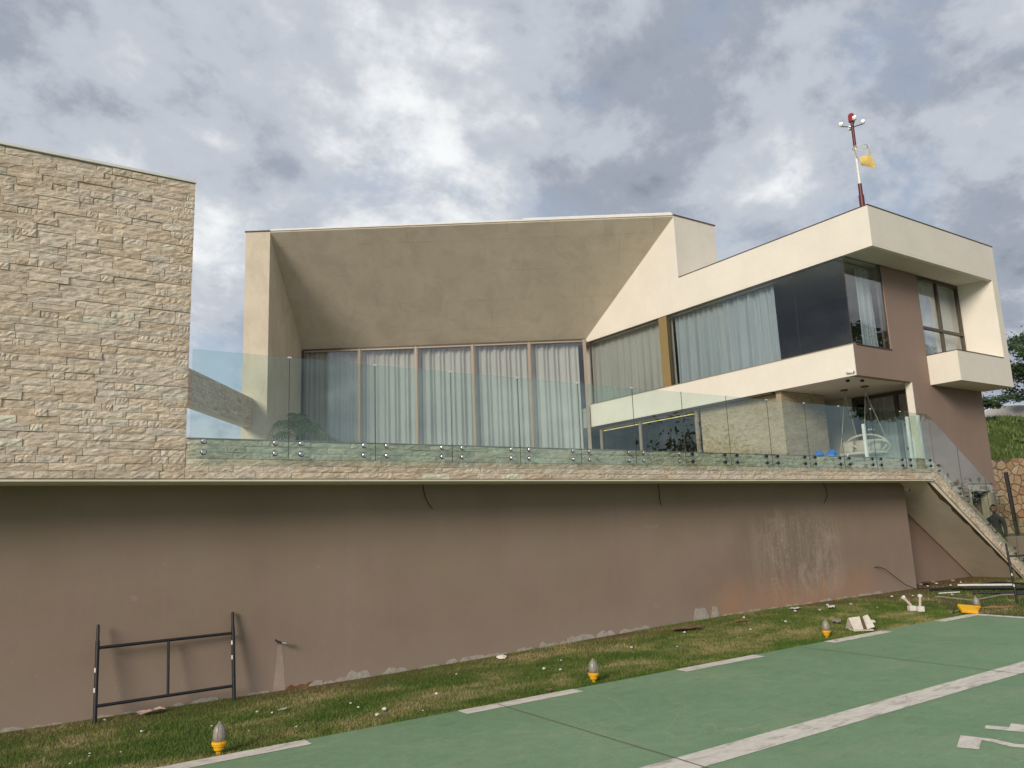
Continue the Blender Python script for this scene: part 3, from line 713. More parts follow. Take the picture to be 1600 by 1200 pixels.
def glazed(name, parent_loc, U, W0, W1, z0, z1, off, fmat, gmat, bars=(), zbars=(), fw_=0.05, fd=0.07, sill=True, Nn=None):
    """window: a part of the house with frame bars and panes as sub-parts; off = origin, U along"""
    pass
def winframe(name, O, U, Nn, a, b, z0, z1, fmat, gmat, vb=(), zb=(), w_=0.05, dpt=0.08, label=None):
    """frame ring + bars + one pane per light, set in the plane O + U*u, Nn pointing out"""
    O = Vector(O); U = Vector(U); Nn = Vector(Nn)
    def slab(u0, u1, v0, v1, d0, d1):
        p = [O+U*u0+Nn*d0+ZV*v0, O+U*u1+Nn*d0+ZV*v0, O+U*u1+Nn*d1+ZV*v0, O+U*u0+Nn*d1+ZV*v0]
        return p + [q+ZV*(v1-v0) for q in p]
    fr = MB(); fr.hexa(slab(a, b, z0, z0+w_, -dpt, 0)); fr.hexa(slab(a, b, z1-w_, z1, -dpt, 0))
    fr.hexa(slab(a, a+w_, z0+w_, z1-w_, -dpt, 0)); fr.hexa(slab(b-w_, b, z0+w_, z1-w_, -dpt, 0))
    o = fr.build(name, fmat, hs)
    if label: o['label'] = label
    us = [a+w_] + [v for v in vb] + [b-w_]
    zs = [z0+w_] + [v for v in zb] + [z1-w_]
    for v in vb: MB().hexa(slab(v-w_/2, v+w_/2, z0+w_+.001, z1-w_-.001, -dpt+0.004, -0.004)).build('mullion', fmat, o)
    for v in zb: MB().hexa(slab(a+w_+.001, b-w_-.001, v-w_/2, v+w_/2, -dpt+0.008, 0.004)).build('transom', fmat, o)
    for i in range(len(us)-1):
        for j in range(len(zs)-1):
            u0 = us[i] + (w_/2 if i else 0); u1 = us[i+1] - (w_/2 if i < len(us)-2 else 0)
            v0 = zs[j] + (w_/2 if j else 0); v1 = zs[j+1] - (w_/2 if j < len(zs)-2 else 0)
            MB().hexa(slab(u0-.004, u1+.004, v0-.004, v1+.004, -dpt*0.55, -dpt*0.55+0.008)).build('pane', gmat, o)
    return o
# upper long window on the left face of the wing (facing -X)
ZS, ZH = 6.405, 8.812
O1 = (XL+0.075, 0, 0)
winframe('window', O1, (0, 1, 0), (-1, 0, 0), 18.40, 22.14, ZS, ZH, 'frame_bronze', 'glass_upper', w_=0.03, dpt=0.06, label='dark framed upper window next to the living room facade')
box('window_panel', 'panel_gold', hs, XL+0.03, XL+0.16, 18.02, 18.398, ZS, ZH)
winframe('window', (XL+0.03, 0, 0), (0, 1, 0), (-1, 0, 0), 11.432, 18.018, ZS, ZH, 'frame_bronze', 'glass_upper', vb=(13.02, ), w_=0.008, dpt=0.018, label='long upper window turning the corner of the wing')
# corner return on the gable (facing -Y)
winframe('window', (0, YGb+0.03, 0), (1, 0, 0), (0, -1, 0), XL+0.036, 20.415, 6.408, 8.832, 'frame_bronze', 'glass_upper', w_=0.012, dpt=0.018, label='corner window pane on the gable side')
# gable window behind the balcony box
box('window_jamb', 'frame_bronze', hs, 20.36, 20.419, YGb+0.05, YGb+0.12, 6.408, 8.83)
winframe('window', (0, YGb+0.05, 0), (1, 0, 0), (0, -1, 0), 22.255, 24.715, 6.37, 8.832, 'frame_bronze', 'glass_window', vb=(23.46,), zb=(7.27,), w_=0.075, dpt=0.10, label='dark bronze four-light window above the balcony box')
# lower floor of the wing
XW = XL+0.20
winframe('window', (XW, 0, 0), (0, 1, 0), (-1, 0, 0), 17.17, 22.0, ZT+0.005, 5.54, 'frame_champagne', 'glass_dark', vb=(19.85,), w_=0.11, dpt=0.08, label='dark sliding window under the floor band')
box('led_strip', 'led', hs, XW+0.10, XW+0.12, 17.4, 21.9, 5.37, 5.395)
box('track', 'frame_bronze', hs, XL+0.01, XL+0.19, 14.10, 22.0, 5.505, 5.548)
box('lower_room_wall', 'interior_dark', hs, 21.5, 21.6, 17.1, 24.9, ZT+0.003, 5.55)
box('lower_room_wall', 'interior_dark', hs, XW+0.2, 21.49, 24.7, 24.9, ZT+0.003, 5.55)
# stone panel and stone clad volume by the porch
pan = box('stone_panel', 'mortar', hs, XL+0.33, 20.80, 13.93, 17.13, ZT+0.003, 5.555)
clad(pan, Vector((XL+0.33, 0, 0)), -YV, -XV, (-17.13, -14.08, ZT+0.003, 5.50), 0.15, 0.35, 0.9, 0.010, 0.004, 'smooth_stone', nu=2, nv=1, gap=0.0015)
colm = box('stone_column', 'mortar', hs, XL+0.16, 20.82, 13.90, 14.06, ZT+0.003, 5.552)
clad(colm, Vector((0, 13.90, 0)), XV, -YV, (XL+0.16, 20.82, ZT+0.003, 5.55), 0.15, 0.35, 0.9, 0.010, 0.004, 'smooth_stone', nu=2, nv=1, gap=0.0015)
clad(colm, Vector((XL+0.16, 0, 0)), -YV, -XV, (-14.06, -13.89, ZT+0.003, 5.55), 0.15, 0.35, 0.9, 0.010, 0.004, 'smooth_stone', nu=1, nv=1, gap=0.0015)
# porch back wall with sliding door
box('porch_wall', 'plaster_soffit', hs, 22.3, 22.5, 13.95, 17.0, ZT+0.003, 5.555)
box('porch_wall', 'plaster_soffit', hs, 20.85, 22.29, 16.0, 16.2, ZT+0.003, 5.555)
box('porch_ceiling', 'plaster_soffit', hs, XL+0.004, 22.29, 11.61, 16.9, 5.5545, 5.559)
winframe('sliding_door', (22.32, 0, 0), (0, 1, 0), (-1, 0, 0), 11.65, 13.94, ZT+0.005, 5.54, 'frame_bronze', 'glass_window', vb=(12.55,), w_=0.10, dpt=0.10, label='dark framed sliding door at the back of the porch')
box('room_wall', 'interior_dark', hs, 24.5, 24.6, 11.65, 17, ZT+0.003, 5.555)
# --- tall fin block and turned living wing
box('fin_block', 'plaster_white_fin', hs, XL+0.003, 20.62, 17.3, 30, 8.872, 12.13)
box('fin_face', 'plaster_white', hs, XL-0.003, XL+0.002, 17.303, 22.2, 8.8695, 12.13)
MB().box(XL-0.03, 20.65, 17.27, 30, 12.132, 12.165).build('coping', 'coping_dark', hs)
F0, F1 = 24.77, 28.84
RL0, RL1 = -8.78, -7.96
# left pillar wall
lbox('pillar_wall', 'plaster_pillar', hs, RL0, RL1, F0, F1+6, ZT-0.5, 12.12)
lbox('coping', 'coping_dark', hs, RL0-0.03, RL1+0.01, F0-0.03, F1+6, 12.122, 12.16)
# exposed repair patch on the pillar
pp = [(-8.46, 6.95), (-8.40, 7.10), (-8.28, 7.16), (-8.18, 7.24), (-8.08, 7.20), (-8.06, 7.00), (-8.08, 6.72), (-8.16, 6.50), (-8.22, 6.62), (-8.26, 6.88), (-8.36, 6.92)]
MB().prism([L(a, F0+0.002, b_) for a, b_ in pp], L(0, -0.008, 0)).build('plaster_patch', 'plaster_raw', hs)
# sloped soffit / roof wedge
def rX(f): # r where plane X = XL is met at forward distance f
    return (XL-0.003 - f*cy)/sy
r0, r1 = rX(F0), rX(F1)
zt, zs_ = 12.08, 8.95
V = [L(RL1+0.001, F0, zt), L(r0, F0, zt), L(r1, F1, zs_), L(RL1+0.001, F1, zs_),
     L(RL1+0.001, F0, zt+0.05), L(r0, F0, zt+0.05), L(r1, F1+0.05, zt+0.05), L(RL1+0.001, F1+0.05, zt+0.05)]
MB().hexa(V).build('sloped_soffit', 'plaster_raw', hs)
MB().hexa([L(RL1+0.02, F0-0.035, zt+0.052), L(r0-0.03, F0-0.035, zt+0.052), L(r0-1.2, F0+4, zt+0.052), L(RL1+0.02, F0+4, zt+0.052),
           L(RL1+0.02, F0-0.035, zt+0.10), L(r0-0.03, F0-0.035, zt+0.10), L(r0-1.2, F0+4, zt+0.10), L(RL1+0.02, F0+4, zt+0.10)]).build('roof_edge', 'coping_white', hs)
MB().hexa([L(0.6, F0-0.036, zt+0.101), L(r0-0.06, F0-0.036, zt+0.101), L(r0-1.2, F0+2, zt+0.101), L(0.6, F0+2, zt+0.101),
           L(0.6, F0-0.036, zt+0.15), L(r0-0.06, F0-0.036, zt+0.15), L(r0-1.2, F0+2, zt+0.15), L(0.6, F0+2, zt+0.15)]).build('roof_edge', 'coping_white', hs)
lbox('living_roof', 'plaster_raw', hs, RL1, r1-0.4, F1+0.06, F1+7, 8.96, 12.10)
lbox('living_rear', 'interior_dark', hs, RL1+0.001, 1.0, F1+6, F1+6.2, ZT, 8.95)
# facade: five bays
bays = np.linspace(RL1+0.03, r1-0.03, 6)
for i in range(5):
    a, b_ = float(bays[i]), float(bays[i+1])
    O = L(0, F1, 0); U = L(1, 0, 0); Nn = L(0, -1, 0)
    winframe('window', O, U, Nn, a+0.004, b_-0.004, ZT+0.004, 8.90, 'frame_champagne', 'glass_window', w_=0.06, dpt=0.10,
             label='tall living room window, bay %s from the left' % ('one', 'two', 'three', 'four', 'five')[i])
    if i: lbox('mullion_cover', 'frame_champagne', hs, a-0.028, a+0.028, F1-0.035, F1-0.001, ZT+0.004, 8.90)
lbox('head_frame', 'frame_bronze', hs, RL1+0.02, r1-0.04, F1-0.02, F1+0.05, 8.902, 8.948)
lbox('corner_post', 'frame_champagne', hs, r1-0.16, r1-0.035, F1-0.12, F1-0.036, ZT+0.004, 8.90)
lbox('corner_post', 'frame_bronze', hs, RL1+0.003, RL1+0.09, F1-0.10, F1-0.036, ZT+0.004, 8.90)

# ------------------------------------------------------------------ curtains
def curtain(O, U, Nn, a, b, z0, z1, pitch, amp, mat, label, group='sheer curtains behind the windows', spread=0.0):
    O = Vector(O); U = Vector(U); Nn = Vector(Nn); w_ = b-a
    npl = max(3, int(w_/pitch)); n = npl*9
    rows = [0, 0.35, 0.7, 1.0]; ph = [0.0]
    for i in range(n): ph.append(ph[-1] + 2*math.pi/9*(0.75+0.5*rng.random()))
    mb = MB(); am0 = [amp*(0.35+0.75*rng.random()) for _ in range(n//9+3)]; am = [am0[i//9]*(1-(i % 9)/9)+am0[i//9+1]*((i % 9)/9) for i in range(n+1)]
    for t in rows:
        for i in range(n+1):
            s = i/n; u = a + w_*s + spread*(1-t)*s*0 + 0.25*amp*math.sin(ph[i]*0.5)
            mb.v.append(O + U*u + ZV*(z0+(z1-z0)*t) + Nn*(am[i]*math.sin(ph[i])*(1.0-0.45*t) + 0.02*math.sin(i*0.31+t*2)))
    for j in range(len(rows)-1):
        for i in range(n): k = j*(n+1)+i; mb.f.append((k, k+1, k+n+2, k+n+1))
    o = mb.build('curtain', mat, smooth=True); return tag(o, label, 'curtain', group)
OL = L(0, F1+0.32, 0)
words = ('leftmost', 'second', 'third', 'fourth', 'rightmost')
for i in range(5):
    e = -0.25 if i == 4 else 0.0
    curtain(OL, L(1, 0, 0), L(0, -1, 0), float(bays[i])+0.01, float(bays[i+1])-0.01+e, ZT+0.02, 8.86, 0.19, 0.12, 'curtain_warm', 'floor-length grey sheer curtain behind the %s of the five tall living room panes' % words[i])
OU = (XL+0.42, 0, 0)
curtain(OU, (0, 1, 0), (-1, 0, 0), 18.1, 22.9, 6.32, 8.78, 0.17, 0.10, 'curtain_warm', 'sheer curtain in the upper window between gold panel and living room')
curtain(OU, (0, 1, 0), (-1, 0, 0), 13.95, 18.05, 6.32, 8.78, 0.20, 0.13, 'curtain_cool', 'bluish sheer curtain half drawn across the long upper window')
curtain((0, YGb+0.40, 0), (1, 0, 0), (0, -1, 0), 19.72, 20.5, 6.32, 8.78, 0.13, 0.06, 'curtain_cool', 'narrow gathered curtain at the corner window beside the mauve column')
curtain((0, YGb+0.34, 0), (1, 0, 0), (0, -1, 0), 22.45, 24.7, 6.32, 8.78, 0.15, 0.05, 'curtain_cool', 'curtain behind the four-light window above the balcony box')
curtain((22.62, 0, 0), (0, 1, 0), (-1, 0, 0), 11.7, 13.7, ZT+0.02, 5.50, 0.15, 0.05, 'curtain_warm', 'curtain behind the dark sliding door of the porch')

# ------------------------------------------------------------------ stone clad beam at the left of the living wing
bm_ = thing('stone_beam', L(-8.59, 19, 5.48), 'stone-clad beam joining the tall stone wall to the cream pillar', 'beam')
lbox('core', 'plaster_stair', bm_, -8.74, -8.46, 13.6, F0-0.003, 5.48, 6.42)
clad(bm_, L(-8.46, 0, 0), L(0, 1, 0), L(1, 0, 0), (18.6, F0-0.004, 5.48, 6.43), 0.1, 0.22, 0.55, 0.02, 0.012, 'split_stone', nu=4, nv=2, limit=300)
rest = MB()
for a, b_, c, d_ in courses(13.6, 18.6, 5.48, 6.43, 0.1, 0.22, 0.55):
    rest.add(*stone_piece(L(-8.46, 0, 0), L(0, 1, 0), L(1, 0, 0), a+.003, b_-.003, c+.003, d_-.003, 0.02, 0.012, 3, 1))
kind(rest.build('stone_cladding', 'split_stone', bm_), 'stuff')

# ------------------------------------------------------------------ beacon mast with torn windsock on the roof
mx, my, mz = 20.06, 11.5, 9.93
ms = thing('beacon_mast', (mx, my, mz), 'red and white roof mast with red beacon, floodlights and a torn yellow windsock', 'mast')
MB().tube([(mx, my, mz), (mx, my, mz+0.95)], 0.075, 12).build('pole_base', 'red_paint', ms)
MB().tube([(mx, my, mz+0.951), (mx, my, mz+1.30)], 0.055, 12).build('pole_section', 'red_paint', ms)
MB().tube([(mx, my, mz+1.301), (mx, my, mz+2.42)], 0.036, 12).build('pole_section', 'white_metal', ms)
MB().tube([(mx, my, mz+2.421), (mx, my, mz+3.20)], 0.045, 12).build('pole_section', 'red_paint', ms)
MB().lathe([(0.06, 0), (0.09, 0.02), (0.09, 0.19), (0.07, 0.25), (0.02, 0.28)], (mx, my, mz+3.21), 14).build('beacon', 'red_glass', ms)
arm = MB()
for k in range(4):
    a = R(45+90*k); arm.tube([(mx, my, mz+3.05), (mx+0.30*math.cos(a), my+0.30*math.sin(a), mz+3.12)], 0.014, 6)
arm.build('lamp_arm', 'black_steel', ms)
emis('lamp_lit', (1.0, 0.98, 0.92), 2.2)
for k in range(4):
    a = R(45+90*k); c = (mx+0.30*math.cos(a), my+0.30*math.sin(a), mz+3.13)
    fl = MB().lathe([(0.025, -0.02), (0.052, 0.0), (0.056, 0.06), (0.045, 0.065)], c, 12).build('floodlight', 'white_metal', ms)
    MB().lathe([(0.045, 0.0), (0.042, 0.02), (0.025, 0.035)], (c[0], c[1], c[2]+0.068), 12).build('lamp_glass', 'lamp_lit', fl)
# windsock ring, torn cloth
ring = MB(); zr = mz+2.30
ring.tube([(mx+0.16+0.20*math.cos(a), my-0.05+0.20*math.sin(a), zr+0.14) for a in np.linspace(0, 2*math.pi, 17)], 0.012, 6)
ring.tube([(mx, my, zr+0.14), (mx+0.55, my-0.3, zr+0.02)], 0.006, 5); ring.tube([(mx, my, zr-0.25), (mx+0.62, my-0.32, zr-0.2)], 0.006, 5)
ring.build('sock_ring', 'white_metal', ms)
def cloth(pts, name, mat):
    """irregular hanging cloth from a grid of points"""
    b = MB(); nr, nc = len(pts), len(pts[0])
    for r_ in pts:
        for p in r_: b.v.append((mx+p[0], my+p[1], zr+p[2]))
    for j in range(nr-1):
        for i in range(nc-1): k = j*nc+i; b.f.append((k, k+1, k+nc+1, k+nc))
    o = b.build(name, mat, ms, smooth=True)
    s_ = o.modifiers.new('thick', 'SOLIDIFY'); s_.thickness = 0.012
    sb_ = o.modifiers.new('sub', 'SUBSURF'); sb_.levels = sb_.render_levels = 2
cloth([[(0.05, -0.02, -0.18), (0.2, -0.12, -0.12), (0.33, -0.2, -0.10), (0.40, -0.22, -0.16)],
       [(0.03, -0.1, -0.34), (0.2, -0.22, -0.33), (0.36, -0.22, -0.36), (0.46, -0.26, -0.34)],
       [(0.09, -0.02, -0.43), (0.24, -0.1, -0.44), (0.40, -0.2, -0.49), (0.50, -0.26, -0.56)]], 'windsock', 'sock_cloth')
cloth([[(-0.06, 0.0, 0.10), (-0.17, -0.06, 0.12), (-0.20, -0.12, 0.05)], [(-0.05, 0, -0.02), (-0.14, -0.1, 0.0), (-0.16, -0.1, -0.1)], [(-0.03, 0, -0.20), (-0.10, -0.08, -0.22), (-0.06, -0.1, -0.28)]], 'windsock_rag', 'sock_pale')
cloth([[(0.26, -0.16, 0.16), (0.33, -0.2, 0.15), (0.38, -0.22, 0.12)], [(0.28, -0.2, 0.0), (0.34, -0.2, 0.02), (0.40, -0.2, 0.0)], [(0.27, -0.16, -0.14), (0.34, -0.2, -0.12), (0.41, -0.22, -0.14)]], 'windsock_rag', 'sock_pale')

# ------------------------------------------------------------------ helipad edge lamps
def helilamp(x, y, label):
    z = gz(x, y)
    t = thing('helipad_lamp', (x, y, z), label, 'lamp', 'helipad edge lamps')
    MB().lathe([(0.022, 0), (0.025, 0.03), (0.046, 0.045), (0.050, 0.075), (0.063, 0.082), (0.066, 0.118), (0.060, 0.122)], (x, y, z), 20).build('base', 'yellow_paint', t)
    MB().lathe([(0.068, 0.0), (0.071, 0.006), (0.068, 0.012)], (x, y, z+0.098), 20).build('collar', 'yellow_paint', t)
    MB().lathe([(0.054, 0), (0.056, 0.05), (0.052, 0.095), (0.040, 0.128), (0.022, 0.150), (0.010, 0.158)], (x, y, z+0.122), 20).build('globe', 'lamp_globe', t, smooth=True)
    MB().lathe([(0.012, 0), (0.012, 0.012), (0.006, 0.018)], (x, y, z+0.28), 8).build('finial', 'lamp_globe', t)
    cg = MB()
    for k in range(6):
        a = R(60*k); cg.tube([(x+r_*math.cos(a), y+r_*math.sin(a), z+h) for r_, h in ((0.058, 0.124), (0.059, 0.17), (0.055, 0.217), (0.043, 0.253), (0.012, 0.283))], 0.0022, 4)
    cg.build('cage', 'dried_grey', t)
helilamp(2.00, 8.15, 'grey domed lamp with yellow base nearest the left scaffold frame')
helilamp(6.68, 8.22, 'grey domed lamp with yellow base at the middle of the lawn edge')
helilamp(11.74, 8.28, 'grey domed lamp with yellow base left of the opened carton')
helilamp(16.42, 8.12, 'grey domed lamp with yellow base behind the fallen yellow floodlight')
fl = thing('yellow_floodlight', (15.98, 8.08, 0.03), 'fallen flat yellow floodlight at the helipad corner', 'floodlight')
def rotbox(cx, cy_, cz, sx, sy_, sz_, rz=0.0, rx=0.0, ry=0.0):
    m = Matrix.Rotation(rz, 3, 'Z') @ Matrix.Rotation(ry, 3, 'Y') @ Matrix.Rotation(rx, 3, 'X')
    P = [(-1, -1, -1), (1, -1, -1), (1, 1, -1), (-1, 1, -1), (-1, -1, 1), (1, -1, 1), (1, 1, 1), (-1, 1, 1)]
    return MB().hexa([Vector((cx, cy_, cz)) + m @ Vector((p[0]*sx/2, p[1]*sy_/2, p[2]*sz_/2)) for p in P])
rotbox(15.98, 8.08, 0.10, 0.30, 0.24, 0.065, R(-42), R(24), R(6)).build('housing', 'yellow_paint', fl, bevel=0.012)
rotbox(15.99, 8.06, 0.058, 0.26, 0.20, 0.02, R(-42), R(24), R(6)).build('lens', 'black_plastic', fl)
MB().tube([(15.82, 8.24, 0.09), (15.80, 8.29, 0.03), (16.05, 8.30, 0.03), (16.10, 8.16, 0.08)], 0.010, 6).build('bracket', 'black_steel', fl)

# ------------------------------------------------------------------ scaffold frames
def scaffold(name, A, B, H, lean, label, mid=True, marks=True):
    A = Vector(A); B = Vector(B); ln = Vector(lean)
    t = thing(name, (A+B)/2, label, 'scaffold', 'steel scaffold frames')
    upv = (ZV + ln).normalized()
    for P in (A, B):
        pst = MB().tube([P, P+upv*H], 0.024, 10).build('post', 'black_steel', t)
        MB().tube([P+upv*H, P+upv*(H+0.02), P+upv*(H+0.17), P+upv*(H+0.185)], [0.020, 0.0185, 0.0185, 0.010], 10).build('spigot', 'black_steel', pst)
        if marks:
            for h in (0.33, 0.55) if P == A else (0.50, 0.68):
                MB().tube([P+upv*h + Vector((-0.013, -0.006, 0)), P+upv*(h+0.05)+Vector((-0.013, -0.006, 0))], 0.0135, 8).build('paint_mark', 'white_plastic', pst)
    for h in (0.18, H-0.08):
        MB().tube([A+upv*h, B+upv*h], 0.0185, 8).build('rail', 'black_steel', t)
    if mid:
        C_ = (A+B)/2; MB().tube([C_+upv*0.18, C_+upv*(H-0.08)], 0.0165, 8).build('strut', 'black_steel', t)
    return t
scaffold('scaffold_frame', (1.20, 10.50, 0.0), (2.76, 10.56, 0.0), 0.90, (0.0, 0.16, 0), 'black steel scaffold frame leaning on the mauve wall at the left')
scaffold('scaffold_frame', (17.52, 7.86, gz(17.5, 7.86)), (18.35, 6.55, gz(18.3, 6.6)), 1.02, (0.02, 0.05, 0), 'black scaffold frame standing on the lawn at the right edge')
bp = thing('black_post', (24.6, 10.8, 1.3), 'leaning black square post in front of the rubble stone wall', 'post')
MB().tube([(24.66, 10.78, 1.20), (24.56, 10.8, 2.98)], 0.055, 6).build('shaft', 'black_steel', bp)
MB().tube([(24.56, 10.8, 2.98), (24.558, 10.8, 3.01)], 0.06, 6).build('cap', 'black_plastic', bp)

# ------------------------------------------------------------------ things lying on the lawn
def blocklamp(x, y, rz, tilt, label):
    z = gz(x, y); t = thing('tubular_fitting', (x, y, z), label, 'fitting', 'white fittings on the lawn')
    rotbox(x, y, z+0.062, 0.125, 0.11, 0.10, rz).build('block', 'white_plastic', t, bevel=0.008)
    d_ = Vector(tilt).normalized(); p = Vector((x, y, z+0.11))
    MB().tube([p, p+d_*0.17], 0.026, 10).build('tube', 'pink_tube', t)
    MB().lathe([(0.027, 0), (0.042, 0.02), (0.046, 0.055), (0.036, 0.065)], p+d_*0.17, 12, tuple(d_)).build('cup', 'white_plastic', t)
blocklamp(15.52, 8.94, R(-30), (-0.24, 0.42, 0.62), 'white block fitting with tube tilted left, near the wall corner')
blocklamp(15.60, 8.81, R(-34), (0.30, 0.05, 0.85), 'white block fitting with tube tilted right, near the wall corner')
ct = thing('opened_carton', (12.75, 8.38, 0.02), 'crushed whitish carton lying open on the lawn edge', 'carton')
def sheet(pts, th, name, mat, parent):
    pts = [Vector(p) for p in pts]; n = (pts[1]-pts[0]).cross(pts[2]-pts[0]).normalized()*th
    return MB().prism(pts, n).build(name, mat, parent)
# left flap, right flap, spine and base, seen as an opened box
cA = Vector((12.50, 8.30, 0.045)); cU = Vector((0.83, -0.55, 0)).normalized(); cV = Vector((0.55, 0.83, 0)).normalized()
def cp(u, v, z): return cA + (cU*u + cV*v)*0.72 + ZV*z*0.70
sheet([cp(0.03, 0, 0), cp(0.26, 0, 0), cp(0.24, 0.10, 0.30), cp(-0.03, 0.10, 0.28)], 0.012, 'side_panel', 'carton', ct)
sheet([cp(0.36, 0.02, 0.0), cp(0.55, 0.02, 0.05), cp(0.47, 0.16, 0.33), cp(0.33, 0.12, 0.30)], 0.012, 'side_panel', 'carton', ct)
sheet([cp(0.26, 0.02, 0.0), cp(0.36, 0.03, 0.0), cp(0.33, 0.16, 0.28), cp(0.24, 0.14, 0.28)], 0.006, 'inside', 'carton_inside', ct)
sheet([cp(0.03, -0.01, -0.03), cp(0.50, -0.01, -0.03), cp(0.52, 0.26, -0.02), cp(0.02, 0.26, -0.02)], 0.02, 'base', 'carton', ct)
sheet([cp(0.50, 0.06, 0.14), cp(0.60, 0.05, 0.16), cp(0.585, 0.09, 0.20), cp(0.50, 0.08, 0.21)], 0.008, 'flap', 'carton', ct)
sheet([cp(-0.03, 0.30, 0.0), cp(0.50, 0.30, 0.0), cp(0.45, 0.17, 0.27), cp(-0.03, 0.12, 0.26)], -0.008, 'back_panel', 'carton', ct)

def pole(name, pts, r, mat, label, cat='pipe', group='pipes lying on the lawn'):
    o = MB().tube(pts, r, 8).build(name, mat, smooth=False); return tag(o, label, cat, group)
G = lambda x, y, h=0.03: (x, y, gz(x, y)+h)
pole('black_pipe', [G(18.59, 10.21, .03), G(19.3, 9.5, .05), G(20.4, 8.3, .05)], 0.032, 'black_plastic', 'black pipe lying furthest left in the pile under the stairs')
pole('black_pipe', [G(18.95, 9.62, .06), G(19.25, 9.15, .07), G(19.75, 8.25, .06)], 0.045, 'black_plastic', 'thick black pipe under the flat white bar on the lawn')
pole('black_pipe', [G(18.34, 9.12, .03), G(18.65, 8.6, .03), G(19.2, 7.7, .03)], 0.038, 'black_plastic', 'black pipe nearest the right scaffold frame on the lawn')
pole('black_pipe', [G(19.9, 10.0, .03), G(20.83, 9.75, .06), G(20.9, 9.0, .04), G(21.3, 8.0, .04)], 0.022, 'black_plastic', 'thin bent black hose behind the pipe pile under the stairs')
o = tag(rotbox(19.25, 9.28, gz(19.2, 9.3)+0.135, 1.10, 0.09, 0.035, R(-56)).build('white_bar', 'white_plastic'), 'flat white bar on top of the black pipes on the lawn', 'bar')
pole('grey_conduit', [G(17.70, 9.62, .015), G(17.6, 9.15, .02), G(17.50, 8.72, .02), G(18.36, 8.5, .02), G(18.9, 8.0, .02)], 0.016, 'dried_grey', 'bent pale conduit lying in front of the black pipes')
pole('white_conduit', [G(18.1, 9.75, .02), G(18.48, 9.47, .02)], 0.014, 'white_plastic', 'short white conduit left of the black pipe pile')
o = MB().tube([G(16.75, 8.25, 0.02), G(16.9, 8.05, .03), G(17.0, 7.9, .02), G(17.2, 7.72, .015)], [0.006, 0.025, 0.02, 0.006], 6).build('fallen_branch', 'litter_brown'); tag(o, 'short brown branch by the foot of the right scaffold frame', 'branch')
# cable from the wall to the ground
cb_ = MB().tube([(17.34, YW+0.02, 0.745), (17.40, YW-0.06, 0.76), (17.62, YW-0.09, 0.70), (17.95, YW-0.12, 0.50), (18.3, YW-0.14, 0.30), (18.62, YW-0.18, 0.18), (18.9, YW-0.45, 0.175), (19.5, YW-0.6, 0.17)], 0.009, 6).build('cable', 'wire'); tag(cb_, 'black cable coming out of the mauve wall near its right corner', 'cable')
def hang(x, pts, label):
    o = MB().tube([(x+a, YW-0.03-b, z) for a, b, z in pts], 0.0075, 5).build('hanging_wire', 'wire'); tag(o, label, 'wire', 'wires hanging from the slab')
hang(5.57, [(0, 0, 2.72), (0.0, .01, 2.62), (0.03, .02, 2.50), (0.08, .03, 2.40), (0.14, .03, 2.33)], 'short wire hanging from the slab left of the middle')
hang(10.56, [(0, 0, 2.72), (0.0, .01, 2.5), (-0.01, .02, 2.38), (0.02, .02, 2.29)], 'straight wire hanging from the slab right of the middle')
hang(15.74, [(-0.06, 0, 2.72), (0.02, .01, 2.6), (0.03, .02, 2.42), (-0.12, .02, 2.26)], 'curved wire hanging from the slab above the white splashes')
# white crumbs of rubble, scraps of paper
def crumb(x, y, s, label, name='rubble_crumb', mat='litter_white', cat='rubble', group='white crumbs of rubble on the lawn', flat=0.6):
    bm = bmesh.new(); bmesh.ops.create_icosphere(bm, subdivisions=1, radius=s)
    for v in bm.verts: v.co = Vector((v.co.x*(0.7+0.6*rng.random()), v.co.y*(0.7+0.6*rng.random()), v.co.z*flat*(0.7+0.6*rng.random())))
    me = bpy.data.meshes.new(name); bm.to_mesh(me); bm.free(); me.materials.append(M[mat])
    o = bpy.data.objects.new(name, me); col.objects.link(o); o.location = (x, y, gz(x, y)+0.018+s*flat*0.5); o.rotation_euler = (0, 0, rng.random()*6); return tag(o, label, cat, group)
LAB = 'small white crumb of rubble lying in the grass'
for x, y, s in ((3.76, 8.98, .018), (3.95, 8.68, .03), (3.78, 9.26, .016), (3.77, 8.47, .026), (4.25, 8.3, .012), (4.79, 8.98, .022), (6.67, 9.3, .026), (6.8, 9.09, .022), (5.6, 9.9, .018), (7.2, 9.6, .014),
                (2.78, 9.62, .022), (2.9, 9.45, .016), (1.55, 9.6, .018), (2.2, 9.3, .012), (1.3, 10.5, .014), (8.6, 9.6, .022), (9.2, 9.2, .018), (10.1, 9.9, .028), (11.2, 9.4, .022), (12.3, 9.5, .028), (12.0, 10.2, .026),
                (13.4, 10.1, .030), (13.9, 9.9, .026), (14.6, 10.2, .035), (15.1, 10.0, .028), (16.2, 9.4, .022), (16.8, 10.1, .03), (17.3, 9.9, .024), (18.0, 9.4, .026), (19.4, 10.7, .03), (20.2, 10.9, .035), (19.9, 10.4, .03), (20.8, 10.6, .028), (1.0, 9.0, .012), (2.9, 8.6, .010)):
    crumb(x, y, s, LAB)
for k in range(12): crumb(rng.uniform(0.5, 18), rng.uniform(8.4, 10.6), rng.uniform(0.006, 0.013), LAB)
crumb(6.72, 10.45, 0.09, 'pale flat stone lying against the cement foot of the wall', 'flat_stone', 'pad_white', 'stone', None, 0.35)
